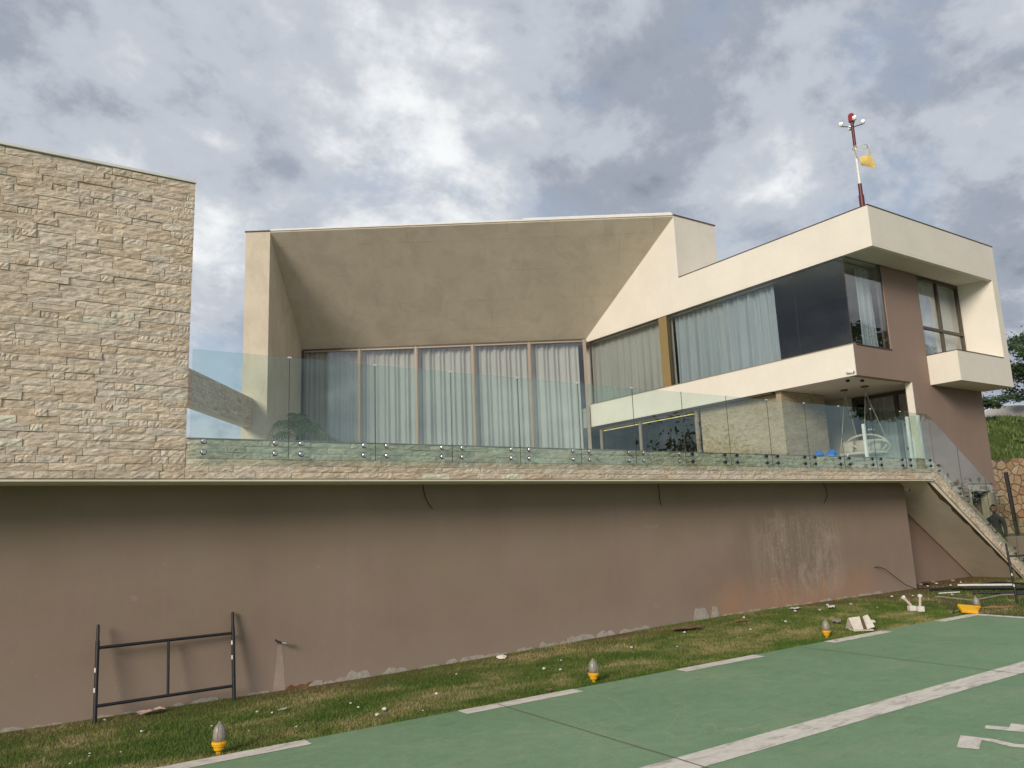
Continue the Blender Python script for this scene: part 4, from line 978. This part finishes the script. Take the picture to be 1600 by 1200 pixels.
def scrap(x, y, s, rz, label, mat='litter_white', name='paper_scrap', cat='paper', asp=0.5):
    b = MB(); n = 5
    for j in range(n):
        for i in range(n):
            u, v = (i/(n-1)-.5)*s, (j/(n-1)-.5)*s*asp
            q = Matrix.Rotation(rz, 2) @ Vector((u, v))
            X_, Y_ = x+q.x+(rng.random()-.5)*s*0.08, y+q.y+(rng.random()-.5)*s*0.08
            b.v.append((X_, Y_, gz(X_, Y_)+0.035+rng.random()*s*0.10))
    for j in range(n-1):
        for i in range(n-1): k = j*n+i; b.f.append((k, k+1, k+n+1, k+n))
    o = b.build(name, mat); md = o.modifiers.new('thick', 'SOLIDIFY'); md.thickness = 0.002
    return tag(o, label, cat)
simple('paper_pink', (0.60, 0.44, 0.40), 0.9, 0.1, var=0.25, scale=25)
scrap(1.78, 10.50, 0.30, 0.2, 'crumpled pinkish paper bag at the foot of the wall behind the left scaffold frame', 'paper_pink', 'paper_bag')
scrap(3.03, 9.47, 0.13, 0.5, 'thin white strip of paper on the lawn below the pipe stub', asp=0.18)
scrap(13.6, 10.25, 0.28, 0.1, 'clear crumpled plastic scrap left of the white splashes on the lawn', 'litter_white', 'plastic_scrap', 'plastic')
scrap(14.35, 9.95, 0.26, 0.6, 'crumpled plastic scrap on the lawn below the white splashes', 'litter_white', 'plastic_scrap', 'plastic')
scrap(13.1, 9.0, 0.30, 0.6, 'flat grey scrap of cement sack left of the carton', 'dried_grey', 'sack_scrap', 'sack')
scrap(10.3, 10.05, 0.55, -0.3, 'dark brown heap of rag and leaves in the lawn near the wall', 'soil', 'rag_heap', 'rag', 0.4)
scrap(11.6, 9.95, 0.28, -0.4, 'brown piece of broken board on the lawn', 'litter_brown', 'board_scrap', 'board', 0.3)
scrap(5.9, 8.14, 0.10, 0.4, 'dry brown leaf at the helipad edge', 'litter_brown', 'dry_leaf', 'leaf', 0.8)
scrap(20.1, 11.1, 0.45, 0.3, 'reddish broken tile lying under the stairs', 'earth_red', 'broken_tile', 'tile', 0.4)
for x, y in ((19.3, 11.2), (19.7, 11.05), (20.5, 11.15), (21.0, 10.9)): crumb(x, y, 0.07, 'grey lump of rubble under the stairs', 'rubble_lump', 'dried_grey', 'rubble', 'grey rubble under the stairs', 0.6)

# ------------------------------------------------------------------ cameras, speakers under the eaves
def seccam(x, y, z, d_, label):
    t = thing('security_camera', (x, y, z), label, 'camera')
    MB().lathe([(0.05, 0), (0.05, 0.02), (0.02, 0.03), (0.018, 0.08)], (x, y, z), 12, tuple(-Vector(d_))).build('mount', 'white_plastic', t)
    d_ = Vector(d_); p = Vector((x, y, z)) - d_*0.05
    MB().tube([p, p+Vector((0.05, -0.16, -0.03))], 0.038, 12).build('body', 'white_plastic', t)
    MB().tube([p+Vector((0.05, -0.16, -0.03)), p+Vector((0.054, -0.175, -0.033))], 0.036, 12).build('lens', 'black_plastic', t)
seccam(XL-0.03, 11.62, 5.66, (1, 0, 0), 'white security camera on the cream band at the corner of the upper floor')
seccam(19.05, 10.86, 2.56, (-1, 0, 0), 'small white camera at the top right corner of the mauve terrace wall')
for x, y, lab in ((19.05, 11.95, 'left black spot lamp in the porch ceiling near the corner'), (19.45, 11.78, 'right black spot lamp in the porch ceiling near the corner')):
    t = thing('ceiling_spot', (x, y, 5.52), lab, 'lamp'); MB().lathe([(0.045, -0.01), (0.05, 0.0), (0.05, 0.05), (0.02, 0.051)], (x, y, 5.503), 12).build('can', 'black_plastic', t)

# ------------------------------------------------------------------ hanging chair, blue bag and palm on the terrace
sc_x, sc_y = 20.52, 12.7
hc = thing('hanging_chair', (sc_x, sc_y, ZT+0.3), 'cane hanging loveseat with loop arms and cushions swinging in the porch', 'chair')
def loop(cx, cy_, cz, a, b, tilt, r, name, rz=0.0, rng_=(0, 2*math.pi), n=28):
    pts = []
    for t in np.linspace(rng_[0], rng_[1], n):
        v = Vector((0, a*math.cos(t), b*math.sin(t)))
        v = Matrix.Rotation(rz, 3, 'Z') @ (Matrix.Rotation(tilt, 3, 'Y') @ v); pts.append(Vector((cx, cy_, cz))+v)
    MB().tube(pts, r, 7).build(name, 'rattan', hc)
loop(sc_x+0.18, 12.66, 3.92, 0.62, 0.28, R(-12), 0.030, 'back_loop')
loop(sc_x+0.10, 12.28, 3.83, 0.34, 0.22, R(-38), 0.026, 'arm_loop', R(16))
loop(sc_x+0.05, 13.05, 3.82, 0.24, 0.16, R(-38), 0.024, 'arm_loop', R(-14))
loop(sc_x-0.05, 12.62, 3.62, 0.68, 0.40, R(-86), 0.030, 'seat_loop')
loop(sc_x-0.05, 12.62, 3.60, 0.50, 0.30, R(-86), 0.024, 'seat_loop')
def cushion(cx, cy_, cz, sx, sy_, sz_, name='cushion', mat='cushion', parent=None, rx=0, ry=0):
    bm = bmesh.new(); bmesh.ops.create_cube(bm, size=1.0)
    bmesh.ops.subdivide_edges(bm, edges=bm.edges[:], cuts=4, use_grid_fill=True)
    m = Matrix.Rotation(ry, 3, 'Y') @ Matrix.Rotation(rx, 3, 'X')
    b = MB(); bm.verts.index_update()
    for v in bm.verts:
        p = v.co.copy(); e = (1-(2*p.y)**4)*(1-(2*p.z)**4)
        p.x *= 0.25+0.75*e
        b.v.append(Vector((cx, cy_, cz)) + m @ Vector((p.x*sx, p.y*sy_, p.z*sz_)))
    for f in bm.faces: b.f.append(tuple(v.index for v in f.verts))
    bm.free(); return b.build(name, mat, parent, smooth=True)
MB().box(sc_x-0.38, sc_x+0.32, 12.08, 13.16, 3.615, 3.70).build('seat_cushion', 'cushion', hc, bevel=0.03)
cushion(sc_x-0.05, 13.10, 3.86, 0.16, 0.36, 0.36, parent=hc, ry=R(14)); cushion(sc_x+0.12, 12.74, 3.87, 0.16, 0.50, 0.38, parent=hc, ry=R(16)); cushion(sc_x+0.15, 12.34, 3.87, 0.14, 0.30, 0.34, parent=hc, ry=R(14))
for cyy in (13.02, 12.38):
    MB().lathe([(0.10, 0), (0.11, 0.012), (0.10, 0.03)], (sc_x, cyy, 5.52), 14).build('ceiling_plate', 'coping_dark', hc)
    MB().tube([(sc_x, cyy, 5.52), (sc_x, cyy, 5.36)], 0.022, 8).build('swivel', 'frame_champagne', hc)
    for dx, dy in ((-0.30, 0.16 if cyy > 12.7 else 0.06), (0.20, 0.02 if cyy > 12.7 else -0.36)):
        MB().tube([(sc_x, cyy, 5.38), (sc_x+dx, cyy+dy-(0.16 if (dx > 0 and cyy > 12.7) else 0), 3.66 if dx < 0 else 3.95)], 0.008, 5).build('rope', 'rope', hc)
bb = thing('blue_bag', (19.75, 13.35, ZT), 'bright blue slumped bag on the porch floor beside the stone column', 'bag')
def lump(cx, cy_, cz, r_, name, mat, parent):
    bm = bmesh.new(); bmesh.ops.create_icosphere(bm, subdivisions=3, radius=1); b = MB(); bm.verts.index_update()
    for v in bm.verts:
        p = v.co; k = 1+0.10*math.sin(5*p.x+3*p.y)+0.08*math.sin(7*p.z+2*p.x)
        b.v.append((cx+p.x*r_[0]*k, cy_+p.y*r_[1]*k, cz+max(p.z, -0.75)*r_[2]*k))
    for f in bm.faces: b.f.append(tuple(v.index for v in f.verts))
    bm.free(); return b.build(name, mat, parent, smooth=True)
lump(19.70, 13.52, ZT+0.24, (0.19, 0.19, 0.31), 'lobe', 'blue_cloth', bb); lump(19.80, 13.18, ZT+0.24, (0.20, 0.21, 0.31), 'lobe', 'blue_cloth', bb)
MB().tube([(19.95, 12.98, ZT+0.05), (20.0, 12.86, ZT+0.30), (20.02, 12.80, ZT+0.42), (20.05, 12.9, ZT+0.40)], 0.02, 6).build('handle', 'white_plastic', bb)

px_, py_ = 4.62, 13.8
pl = thing('potted_palm', (px_, py_, ZT), 'small potted palm with arching fronds behind the glass balustrade at the left', 'palm')
MB().lathe([(0.13, 0), (0.19, 0.30), (0.21, 0.31), (0.21, 0.34), (0.17, 0.34)], (px_, py_, ZT+0.003), 18).build('pot', 'pot', pl)
MB().tube([(px_, py_, ZT+0.30), (px_, py_, ZT+0.55)], [0.06, 0.03], 8).build('stem', 'bark', pl)
for k in range(17):
    a = k*2.399; el = R(rng.uniform(30, 80)); ln = rng.uniform(0.62, 0.86)
    rach = MB(); fr = MB(); pts = []
    n = 16
    for i in range(n+1):
        t = i/n; rr_ = ln*t*math.cos(el)*(0.75+0.5*t); z = ZT+0.5 + ln*t*math.sin(el)*1.1 - 0.75*ln*t*t*t*(0.5+math.cos(el))
        pts.append(Vector((px_+rr_*math.cos(a), py_+rr_*math.sin(a), z)))
    fr.tube(pts, [0.009*(1-0.8*i/n) for i in range(n+1)], 4)
    for i in range(4, n+1):
        t = i/n; tg = (pts[i]-pts[i-1]).normalized(); side = tg.cross(ZV).normalized()
        for s_ in (-1, 1):
            l_ = 0.30*(1-0.75*abs(t-0.45))*(0.8+0.4*rng.random()); tip = pts[i] + side*s_*l_*0.72 + tg*l_*0.55 - ZV*l_*(0.30+0.3*rng.random())
            mid = pts[i]*0.5+tip*0.5 + ZV*0.035
            nn = tg*0.011
            fr.add([pts[i]-nn*0.5, pts[i]+nn*0.5, mid+nn, tip, mid-nn], [(0, 1, 2, 4), (4, 2, 3)])
    fr.build('frond', 'leaf_palm', pl)

# ------------------------------------------------------------------ person at the foot of the stairs
def person():
    px0, py0 = 23.50, 10.78; z0 = 0.30
    t = thing('person', (px0, py0, z0), 'person in a dark shirt standing behind the stair glass, seen from the chest up', 'person')
    def skin(name, joints, edges, mat, sub=2, root=0):
        me = bpy.data.meshes.new(name); me.from_pydata([j[0] for j in joints], edges, []); me.update()
        o = bpy.data.objects.new(name, me); col.objects.link(o); o.parent = t; ORG[o.name] = ORG[t.name]
        md = o.modifiers.new('skin', 'SKIN')
        for i, j in enumerate(joints):
            r_ = j[1]; me.skin_vertices[0].data[i].radius = r_ if isinstance(r_, tuple) else (r_, r_)
            me.skin_vertices[0].data[i].use_root = (i == root)
        s_ = o.modifiers.new('sub', 'SUBSURF'); s_.levels = s_.render_levels = sub
        me.materials.append(M[mat]); return o
    # body faces -x (towards the stairs); x = forward axis of figure is -x, y = side
    J = [((0, 0, 0.93), (0.16, 0.12)), ((0, 0, 1.10), (0.145, 0.105)), ((0, 0, 1.30), (0.17, 0.115)), ((0, 0, 1.42), (0.12, 0.09)), ((-0.01, 0, 1.52), 0.055), ((-0.02, 0, 1.58), 0.055),
         ((0, 0.18, 1.40), 0.068), ((0.02, 0.215, 1.13), 0.052), ((-0.03, 0.22, 0.90), 0.038), ((0, -0.18, 1.40), 0.068), ((0.02, -0.215, 1.13), 0.052), ((-0.03, -0.22, 0.90), 0.038),
         ((0, 0.10, 0.86), 0.10), ((-0.02, 0.11, 0.48), 0.062), ((0.02, 0.11, 0.09), 0.045), ((-0.13, 0.12, 0.04), 0.04), ((0, -0.10, 0.86), 0.10), ((-0.02, -0.11, 0.48), 0.062), ((0.02, -0.11, 0.09), 0.045), ((-0.13, -0.12, 0.04), 0.04)]
    Ed = [(0, 1), (1, 2), (2, 3), (3, 4), (4, 5), (3, 6), (6, 7), (7, 8), (3, 9), (9, 10), (10, 11), (0, 12), (12, 13), (13, 14), (14, 15), (0, 16), (16, 17), (17, 18), (18, 19)]
    skin('body', J, Ed, 'shirt')
    for s_ in (1, -1):
        w_ = Vector((-0.03, 0.22*s_, 0.90))
        hj = [(tuple(w_), 0.028), (tuple(w_+Vector((-0.02, 0, -0.07))), (0.036, 0.018))]; he = [(0, 1)]
        for k, (dy, ln) in enumerate(((-0.030, .075), (-0.010, .088), (0.010, .082), (0.030, .064))):
            b0 = len(hj); p = w_+Vector((-0.022, dy, -0.10))
            hj += [(tuple(p), 0.010), (tuple(p+Vector((-0.012, 0, -ln*.5))), 0.009), (tuple(p+Vector((0.004, 0, -ln))), 0.008)]; he += [(1, b0), (b0, b0+1), (b0+1, b0+2)]
        b0 = len(hj); p = w_+Vector((-0.05, -0.02*s_, -0.045)); hj += [(tuple(p), 0.011), (tuple(p+Vector((-0.022, -0.004, -0.035))), 0.009)]; he += [(1, b0), (b0, b0+1)]
        skin('hand', hj, he, 'skin', 1)
    hd = MB(); bm = bmesh.new(); bmesh.ops.create_uvsphere(bm, u_segments=24, v_segments=16, radius=1); bm.verts.index_update()
    C = Vector((px0-0.03, py0, z0+1.68))
    for v in bm.verts:
        p = v.co.copy(); x_, y_, z_ = p.x*0.098, p.y*0.078, p.z*0.122
        if z_ < -0.03: y_ *= 1+1.9*(z_+0.03); x_ -= 0.012
        if p.x < -0.9 and abs(p.y) < 0.25 and -0.45 < p.z < 0.1: x_ -= 0.022*(1-abs(p.y)/0.25)
        if p.x < -0.8 and 0.0 < p.z < 0.22 and 0.18 < abs(p.y) < 0.5: x_ += 0.010
        if abs(p.y) > 0.93 and abs(p.z) < 0.25: y_ *= 1.16
        hd.v.append(C+Vector((x_, y_, z_)))
    for f in bm.faces: hd.f.append(tuple(v.index for v in f.verts))
    h = hd.build('head', 'skin', t, smooth=True)
    hr = MB(); idx = {}
    for v in bm.verts:
        p = v.co
        if p.z > 0.42 - (0.75 if p.x > 0.05 else 0.0)*(1 if p.z > -0.4 else 0): idx[v.index] = len(hr.v); hr.v.append(C+Vector((p.x*0.105+0.003, p.y*0.085, p.z*0.130)))
    for f in bm.faces:
        if all(v.index in idx for v in f.verts): hr.f.append(tuple(idx[v.index] for v in f.verts))
    bm.free(); hr.build('hair', 'hair', h, smooth=True)
    for s_ in (1, -1): MB().lathe([(0.010, -0.004), (0.012, 0), (0.006, 0.004)], C+Vector((-0.090, 0.032*s_, 0.012)), 8, (-1, 0, 0)).build('eye', 'hair', h)
    MB().box(C.x-0.1005, C.x-0.090, C.y-0.025, C.y+0.025, C.z-0.073, C.z-0.064).build('mouth', 'earth_red', h)
person()

# ------------------------------------------------------------------ background at the right: rubble wall, low wall, hill, tree
FR = 33.0
rw = thing('rubble_retaining_wall', L(26, FR, 0.8), 'retaining wall of irregular orange-brown stones at the right edge below the grassy bank', 'wall')
zr0, zr1 = 0.9, 4.02
lbox('core', 'mortar_dark', rw, 17.0, 34, FR, FR+0.5, zr0-1.0, zr1-0.03)
def voronoi_wall(r0, r1, z0, z1, cell):
    """irregular polygons by clipping half-planes between jittered seeds"""
    nx, ny = int((r1-r0)/cell)+1, int((z1-z0)/cell)+1
    seeds = [(r0+(i+0.5+(j % 2)*0.5+(rng.random()-.5)*0.9)*cell, z0+(j+0.5+(rng.random()-.5)*0.8)*cell) for i in range(-1, nx+1) for j in range(-1, ny+1)]
    for sx, sy_ in seeds:
        if not (r0 < sx < r1 and z0 < sy_ < z1): continue
        poly = [(max(r0, sx-cell*2), max(z0, sy_-cell*2)), (min(r1, sx+cell*2), max(z0, sy_-cell*2)), (min(r1, sx+cell*2), min(z1, sy_+cell*2)), (max(r0, sx-cell*2), min(z1, sy_+cell*2))]
        for qx, qy in seeds:
            dx, dy = qx-sx, qy-sy_; dd = dx*dx+dy*dy
            if dd < 1e-9 or dd > (cell*3.5)**2: continue
            mxp, myp = (sx+qx)/2, (sy_+qy)/2; new = []
            for i in range(len(poly)):
                p, q = poly[i], poly[(i+1) % len(poly)]
                a = (p[0]-mxp)*dx+(p[1]-myp)*dy; b_ = (q[0]-mxp)*dx+(q[1]-myp)*dy
                if a <= 0: new.append(p)
                if a*b_ < 0: t = a/(a-b_); new.append((p[0]+(q[0]-p[0])*t, p[1]+(q[1]-p[1])*t))
            poly = new
            if len(poly) < 3: break
        if len(poly) < 3: continue
        cx, cz = sum(p[0] for p in poly)/len(poly), sum(p[1] for p in poly)/len(poly)
        k = 1-0.05/cell*0.55
        yield cx, cz, [(cx+(p[0]-cx)*k, cz+(p[1]-cz)*k) for p in poly]
rest = MB()
for cx, cz, poly in voronoi_wall(17.0, 30, zr0, zr1, 0.30):
    n = len(poly); e = 0.03+0.04*rng.random(); b = MB()
    vs = [L(p[0], FR, p[1]) for p in poly] + [L(p[0], FR-e*0.6, p[1]) for p in poly] + [L(cx+(p[0]-cx)*0.8, FR-e, cz+(p[1]-cz)*0.8) for p in poly]
    fs = [(i, i+n, (i+1) % n+n, (i+1) % n) for i in range(n)] + [(i+n, i+2*n, (i+1) % n+2*n, (i+1) % n+n) for i in range(n)] + [tuple(2*n+i for i in range(n-1, -1, -1))]
    if 19.5 < cx < 22.6: MB().add(vs, fs).build('stone', 'rubble_stone', rw)
    else: rest.add(vs, fs)
kind(rest.build('stone_facing', 'rubble_stone', rw), 'stuff')
lw = tag(lbox('low_wall', 'plaster_purple', None, 17.0, 34, 29.0, 29.3, -0.2, 0.88), 'low mauve wall beside the foot of the stairs at the right edge', 'wall')
kind(lbox('path', 'terrace_tile', None, 16.5, 34, 29.31, FR-0.01, -0.2, 0.80), 'structure')
def hill():
    b = MB(); rs = np.linspace(15, 90, 60); fs = np.linspace(FR+0.5, 120, 50)
    for f in fs:
        for r in rs:
            z = zr1-0.1 + 3.1*smooth_step(FR+2.5, 47, f) - 2.0*smooth_step(60, 120, f) + 0.25*math.sin(r*1.3+f*0.7)*smooth_step(FR+1, FR+6, f) + 0.12*math.sin(r*3.1-f*1.9) * smooth_step(FR+1, FR+6, f)
            b.v.append(L(float(r), float(f), z))
    n = len(rs)
    for j in range(len(fs)-1):
        for i in range(n-1): k = j*n+i; b.f.append((k, k+1, k+n+1, k+n))
    kind(b.build('hill', 'hill_grass', smooth=True, origin=L(40, 60, 0)), 'structure')
hill()
def tufts():     # grass on the bank, uncountable
    n = 9000; r = nrg.uniform(19.5, 31, n); f = nrg.uniform(FR+2.6, 48, n)
    V_ = []; F_ = []
    for i in range(n):
        z = zr1-0.1 + 3.1*smooth_step(FR+2.5, 47, f[i]) + 0.25*math.sin(r[i]*1.3+f[i]*0.7)*smooth_step(FR+1, FR+6, f[i])
        p = L(float(r[i]), float(f[i]), z-0.05); a = rng.random()*6.28; w_ = 0.07; h = 0.12+0.22*rng.random()
        k = len(V_); V_ += [(p.x-w_*math.cos(a), p.y-w_*math.sin(a), p.z), (p.x+w_*math.cos(a), p.y+w_*math.sin(a), p.z), (p.x+(rng.random()-.5)*.2, p.y+(rng.random()-.5)*.2, p.z+h)]; F_.append((k, k+1, k+2))
    b = MB(); b.v = V_; b.f = F_; kind(b.build('bank_grass', 'leaf_bank'), 'stuff')
tufts()
# rubble heap, pale mound and block on the crest
def heap(r, f, z, sr, sf, sz_, name, mat, label, cat):
    bm = bmesh.new(); bmesh.ops.create_icosphere(bm, subdivisions=4, radius=1); b = MB(); bm.verts.index_update()
    for v in bm.verts:
        p = v.co; k = 1+0.10*math.sin(4*p.x+2*p.y)+0.07*math.sin(9*p.x+3*p.z+5*p.y)
        b.v.append(L(r+p.x*sr*k, f+p.y*sf*k, z+p.z*sz_*k))
    for q in bm.faces: b.f.append(tuple(v.index for v in q.verts))
    bm.free(); return tag(b.build(name, mat, smooth=True), label, cat)
heap(31.9, 49.5, 6.6, 3.6, 2.0, 1.75, 'gravel_mound', 'mound', 'pale grey mound on the crest of the bank at the right edge', 'mound')
heap(29.5, 47.5, 6.9, 1.7, 0.8, 0.32, 'earth_heap', 'earth_red', 'reddish earth heap along the crest at the right edge', 'heap')
heap(32.5, 47.0, 6.9, 1.6, 0.8, 0.38, 'earth_heap', 'earth_red', 'reddish earth heap in front of the pale mound', 'heap')
fb = thing('crest_hut', L(30.3, 50.5, 6.4), 'tiny pale hut standing on the crest beside the pale mound', 'hut')
lbox('wall', 'plaster_white', fb, 29.7, 30.6, 50, 51, 6.0, 7.75); lbox('roof', 'roof_tile', fb, 29.6, 30.7, 49.9, 51.1, 7.752, 7.85)

def tree(name, base, top, crown, nclump, nleaf, leafs, label, seed, tr_=0.28, mat='leaf_dark', cls=1.0):
    rg = random.Random(seed); base = Vector(base); top = Vector(top)
    t = thing(name, base, label, 'tree')
    tk = MB(); mid = base.lerp(top, 0.5)+Vector((0.15, 0.1, 0)); tk.tube([base, mid, top], [tr_, tr_*0.75, tr_*0.5], 9)
    lv = MB(); cen = Vector(crown[0]); rad = Vector(crown[1])
    for c in range(nclump):
        while True:
            d_ = Vector((rg.uniform(-1, 1), rg.uniform(-1, 1), rg.uniform(-1, 1)))
            if 0.25 < d_.length < 1: break
        p = cen + Vector((d_.x*rad.x, d_.y*rad.y, d_.z*rad.z))
        if c % 3 == 0: tk.tube([top.lerp(base, 0.25*rg.random()), top.lerp(p, 0.5)+Vector((0, 0, 0.2)), p], [tr_*0.32, tr_*0.18, tr_*0.06], 5)
        cr = cls*rg.uniform(0.45, 0.95)
        for k in range(nleaf):
            q = p + Vector((rg.gauss(0, 1)*cr*0.5, rg.gauss(0, 1)*cr*0.5, rg.gauss(0, 1)*cr*0.28))
            u = Vector((rg.uniform(-1, 1), rg.uniform(-1, 1), rg.uniform(-0.6, 0.6))).normalized(); v = u.orthogonal().normalized()
            s_ = leafs*(0.6+0.8*rg.random())
            lv.add([q-u*s_, q+v*s_*0.45, q+u*s_, q-v*s_*0.45], [(0, 1, 2, 3)])
    tk.build('trunk', 'bark', t, smooth=True); lv.build('crown', mat, t)
tree('broad_tree', L(33.2, 46, 6.5), L(33.2, 46, 9.0), (L(33.0, 46, 10.3), (4.6, 4.6, 2.2)), 62, 150, 0.13, 'broad dark green tree behind the right end of the house', 5)
tree('young_tree', L(27.9, 46, 5.8), L(27.9, 46, 7.9), (L(28.6, 46, 8.25), (1.4, 1.2, 0.45)), 14, 110, 0.10, 'thin young tree trunk with sparse leaves under the balcony box corner', 9, 0.13, cls=0.6)
# distant low house seen through the gap at the left
dh = thing('distant_house', L(-27, 78, 3), 'distant white gable with brown roof edge in the gap left of the cream pillar', 'house')
gp = [(-29.5, 9.0), (-25.4, 10.95), (-21.0, 9.0), (-21.0, 0), (-29.5, 0)]
MB().prism([L(a, 78, b_) for a, b_ in gp], L(0, 8, 0)).build('wall', 'plaster_white', dh)
MB().prism([L(a, 77.7, b_) for a, b_ in ((-29.8, 8.87), (-25.4, 10.97), (-20.7, 8.87), (-20.7, 9.02), (-25.4, 11.12), (-29.8, 9.02))], L(0, 8.6, 0)).build('roof', 'roof_tile', dh)
# wooded horizon all round, seen mirrored in the glass
def woods():
    nt_ = 480; per = 420
    a = nrg.uniform(R(178), R(345), nt_); dd = nrg.uniform(80, 120, nt_); h = nrg.uniform(3.5, 8.0, nt_)+2.0*np.sin(a*9)+6.0*np.exp(-((a-R(325))/0.10)**2); w_ = nrg.uniform(2.0, 4.5, nt_)
    c = np.stack([dd*np.cos(a), dd*np.sin(a), 0*a], 1)
    q = np.repeat(c, per, 0) + np.stack([nrg.normal(0, 1, nt_*per)*np.repeat(w_, per)*0.5, nrg.normal(0, 1, nt_*per)*np.repeat(w_, per)*0.5, np.clip(np.abs(nrg.normal(0.40, 0.26, nt_*per)), 0, 0.95)*np.repeat(h, per)], 1)
    n = len(q); u = nrg.normal(0, 1, (n, 3)); u /= np.linalg.norm(u, axis=1, keepdims=True); v = np.cross(u, nrg.normal(0, 1, (n, 3))); v /= np.linalg.norm(v, axis=1, keepdims=True)
    s_ = nrg.uniform(0.20, 0.44, n)[:, None]
    V_ = np.stack([q-u*s_, q+v*s_*0.6, q+u*s_, q-v*s_*0.6], 1).reshape(-1, 3)
    me = bpy.data.meshes.new('distant_woods'); me.vertices.add(n*4); me.vertices.foreach_set('co', V_.astype(np.float32).ravel())
    me.loops.add(n*4); me.loops.foreach_set('vertex_index', np.arange(n*4, dtype=np.int32))
    me.polygons.add(n); me.polygons.foreach_set('loop_start', np.arange(0, n*4, 4, dtype=np.int32)); me.polygons.foreach_set('loop_total', np.full(n, 4, dtype=np.int32))
    me.update(); me.validate(); me.materials.append(M['leaf_dark'])
    o = bpy.data.objects.new('distant_woods', me); col.objects.link(o); kind(o, 'stuff')
woods()
tree('tall_tree', (58, -11.5, -0.2), (58, -11.5, 9), ((58, -11.5, 13.0), (5.5, 5.5, 4.5)), 60, 130, 0.22, 'tall dark tree mirrored in the corner window of the upper floor', 21, 0.4, cls=1.3)

# ------------------------------------------------------------------ grass blades of the lawn
def lawn():
    def field(n, x0, x1, y0, y1, hmin, hmax, w_, keep=None):
        x = nrg.uniform(x0, x1, n); y = nrg.uniform(y0, y1, n)
        if keep is not None: k = keep(x, y); x, y = x[k], y[k]
        n = len(x); a = nrg.uniform(0, 6.283, n); h = nrg.uniform(hmin, hmax, n); lx = nrg.normal(0, 0.55, n)*h; ly = nrg.normal(0, 0.55, n)*h
        ss = lambda p, q, t: (lambda u: u*u*(3-2*u))(np.clip((t-p)/(q-p), 0, 1))
        z = 0.15*np.maximum(ss(4, 13, x)*ss(8.2, 10.4, y), 0.95*ss(16.2, 18.5, x)) - 0.004
        V_ = np.stack([np.stack([x-w_*np.cos(a), y-w_*np.sin(a), z], 1), np.stack([x+w_*np.cos(a), y+w_*np.sin(a), z], 1), np.stack([x+lx, y+ly, z+h], 1)], 1)
        return V_.reshape(-1, 3)
    def bare(x, y):      # thinner towards the foot of the wall and in worn spots
        q = np.clip((y-9.75+0.35*np.clip((x-8)/4, 0, 1))/0.9, 0, 1)*0.98; worn = 0.5+0.5*np.sin(x*1.7+np.sin(y*3.1)*1.5)*np.sin(y*2.3+x*0.6)
        return nrg.random(len(x)) > q*(0.35+0.65*worn)
    A = field(150000, -2.5, 7, 8.03, 10.76, 0.012, 0.042, 0.0032, bare)
    B = field(110000, 7, 16.3, 8.03, 10.76, 0.012, 0.046, 0.0042, bare)
    C = field(60000, 16.06, 28, 3.0, 11.3, 0.015, 0.055, 0.006, lambda x, y: (nrg.random(len(x)) > np.clip((y-9.6)/1.2, 0, .95)))
    V_ = np.concatenate([A, B, C]).astype(np.float32); n = len(V_)//3
    me = bpy.data.meshes.new('lawn_grass'); me.vertices.add(n*3); me.vertices.foreach_set('co', V_.ravel())
    me.loops.add(n*3); me.loops.foreach_set('vertex_index', np.arange(n*3, dtype=np.int32))
    me.polygons.add(n); me.polygons.foreach_set('loop_start', np.arange(0, n*3, 3, dtype=np.int32)); me.polygons.foreach_set('loop_total', np.full(n, 3, dtype=np.int32))
    me.update(); me.validate(); me.materials.append(M['grass_blade'])
    o = bpy.data.objects.new('lawn_grass', me); col.objects.link(o); kind(o, 'stuff'); tag(o, 'short green and straw-coloured lawn grass between helipad and wall', 'grass')
lawn()
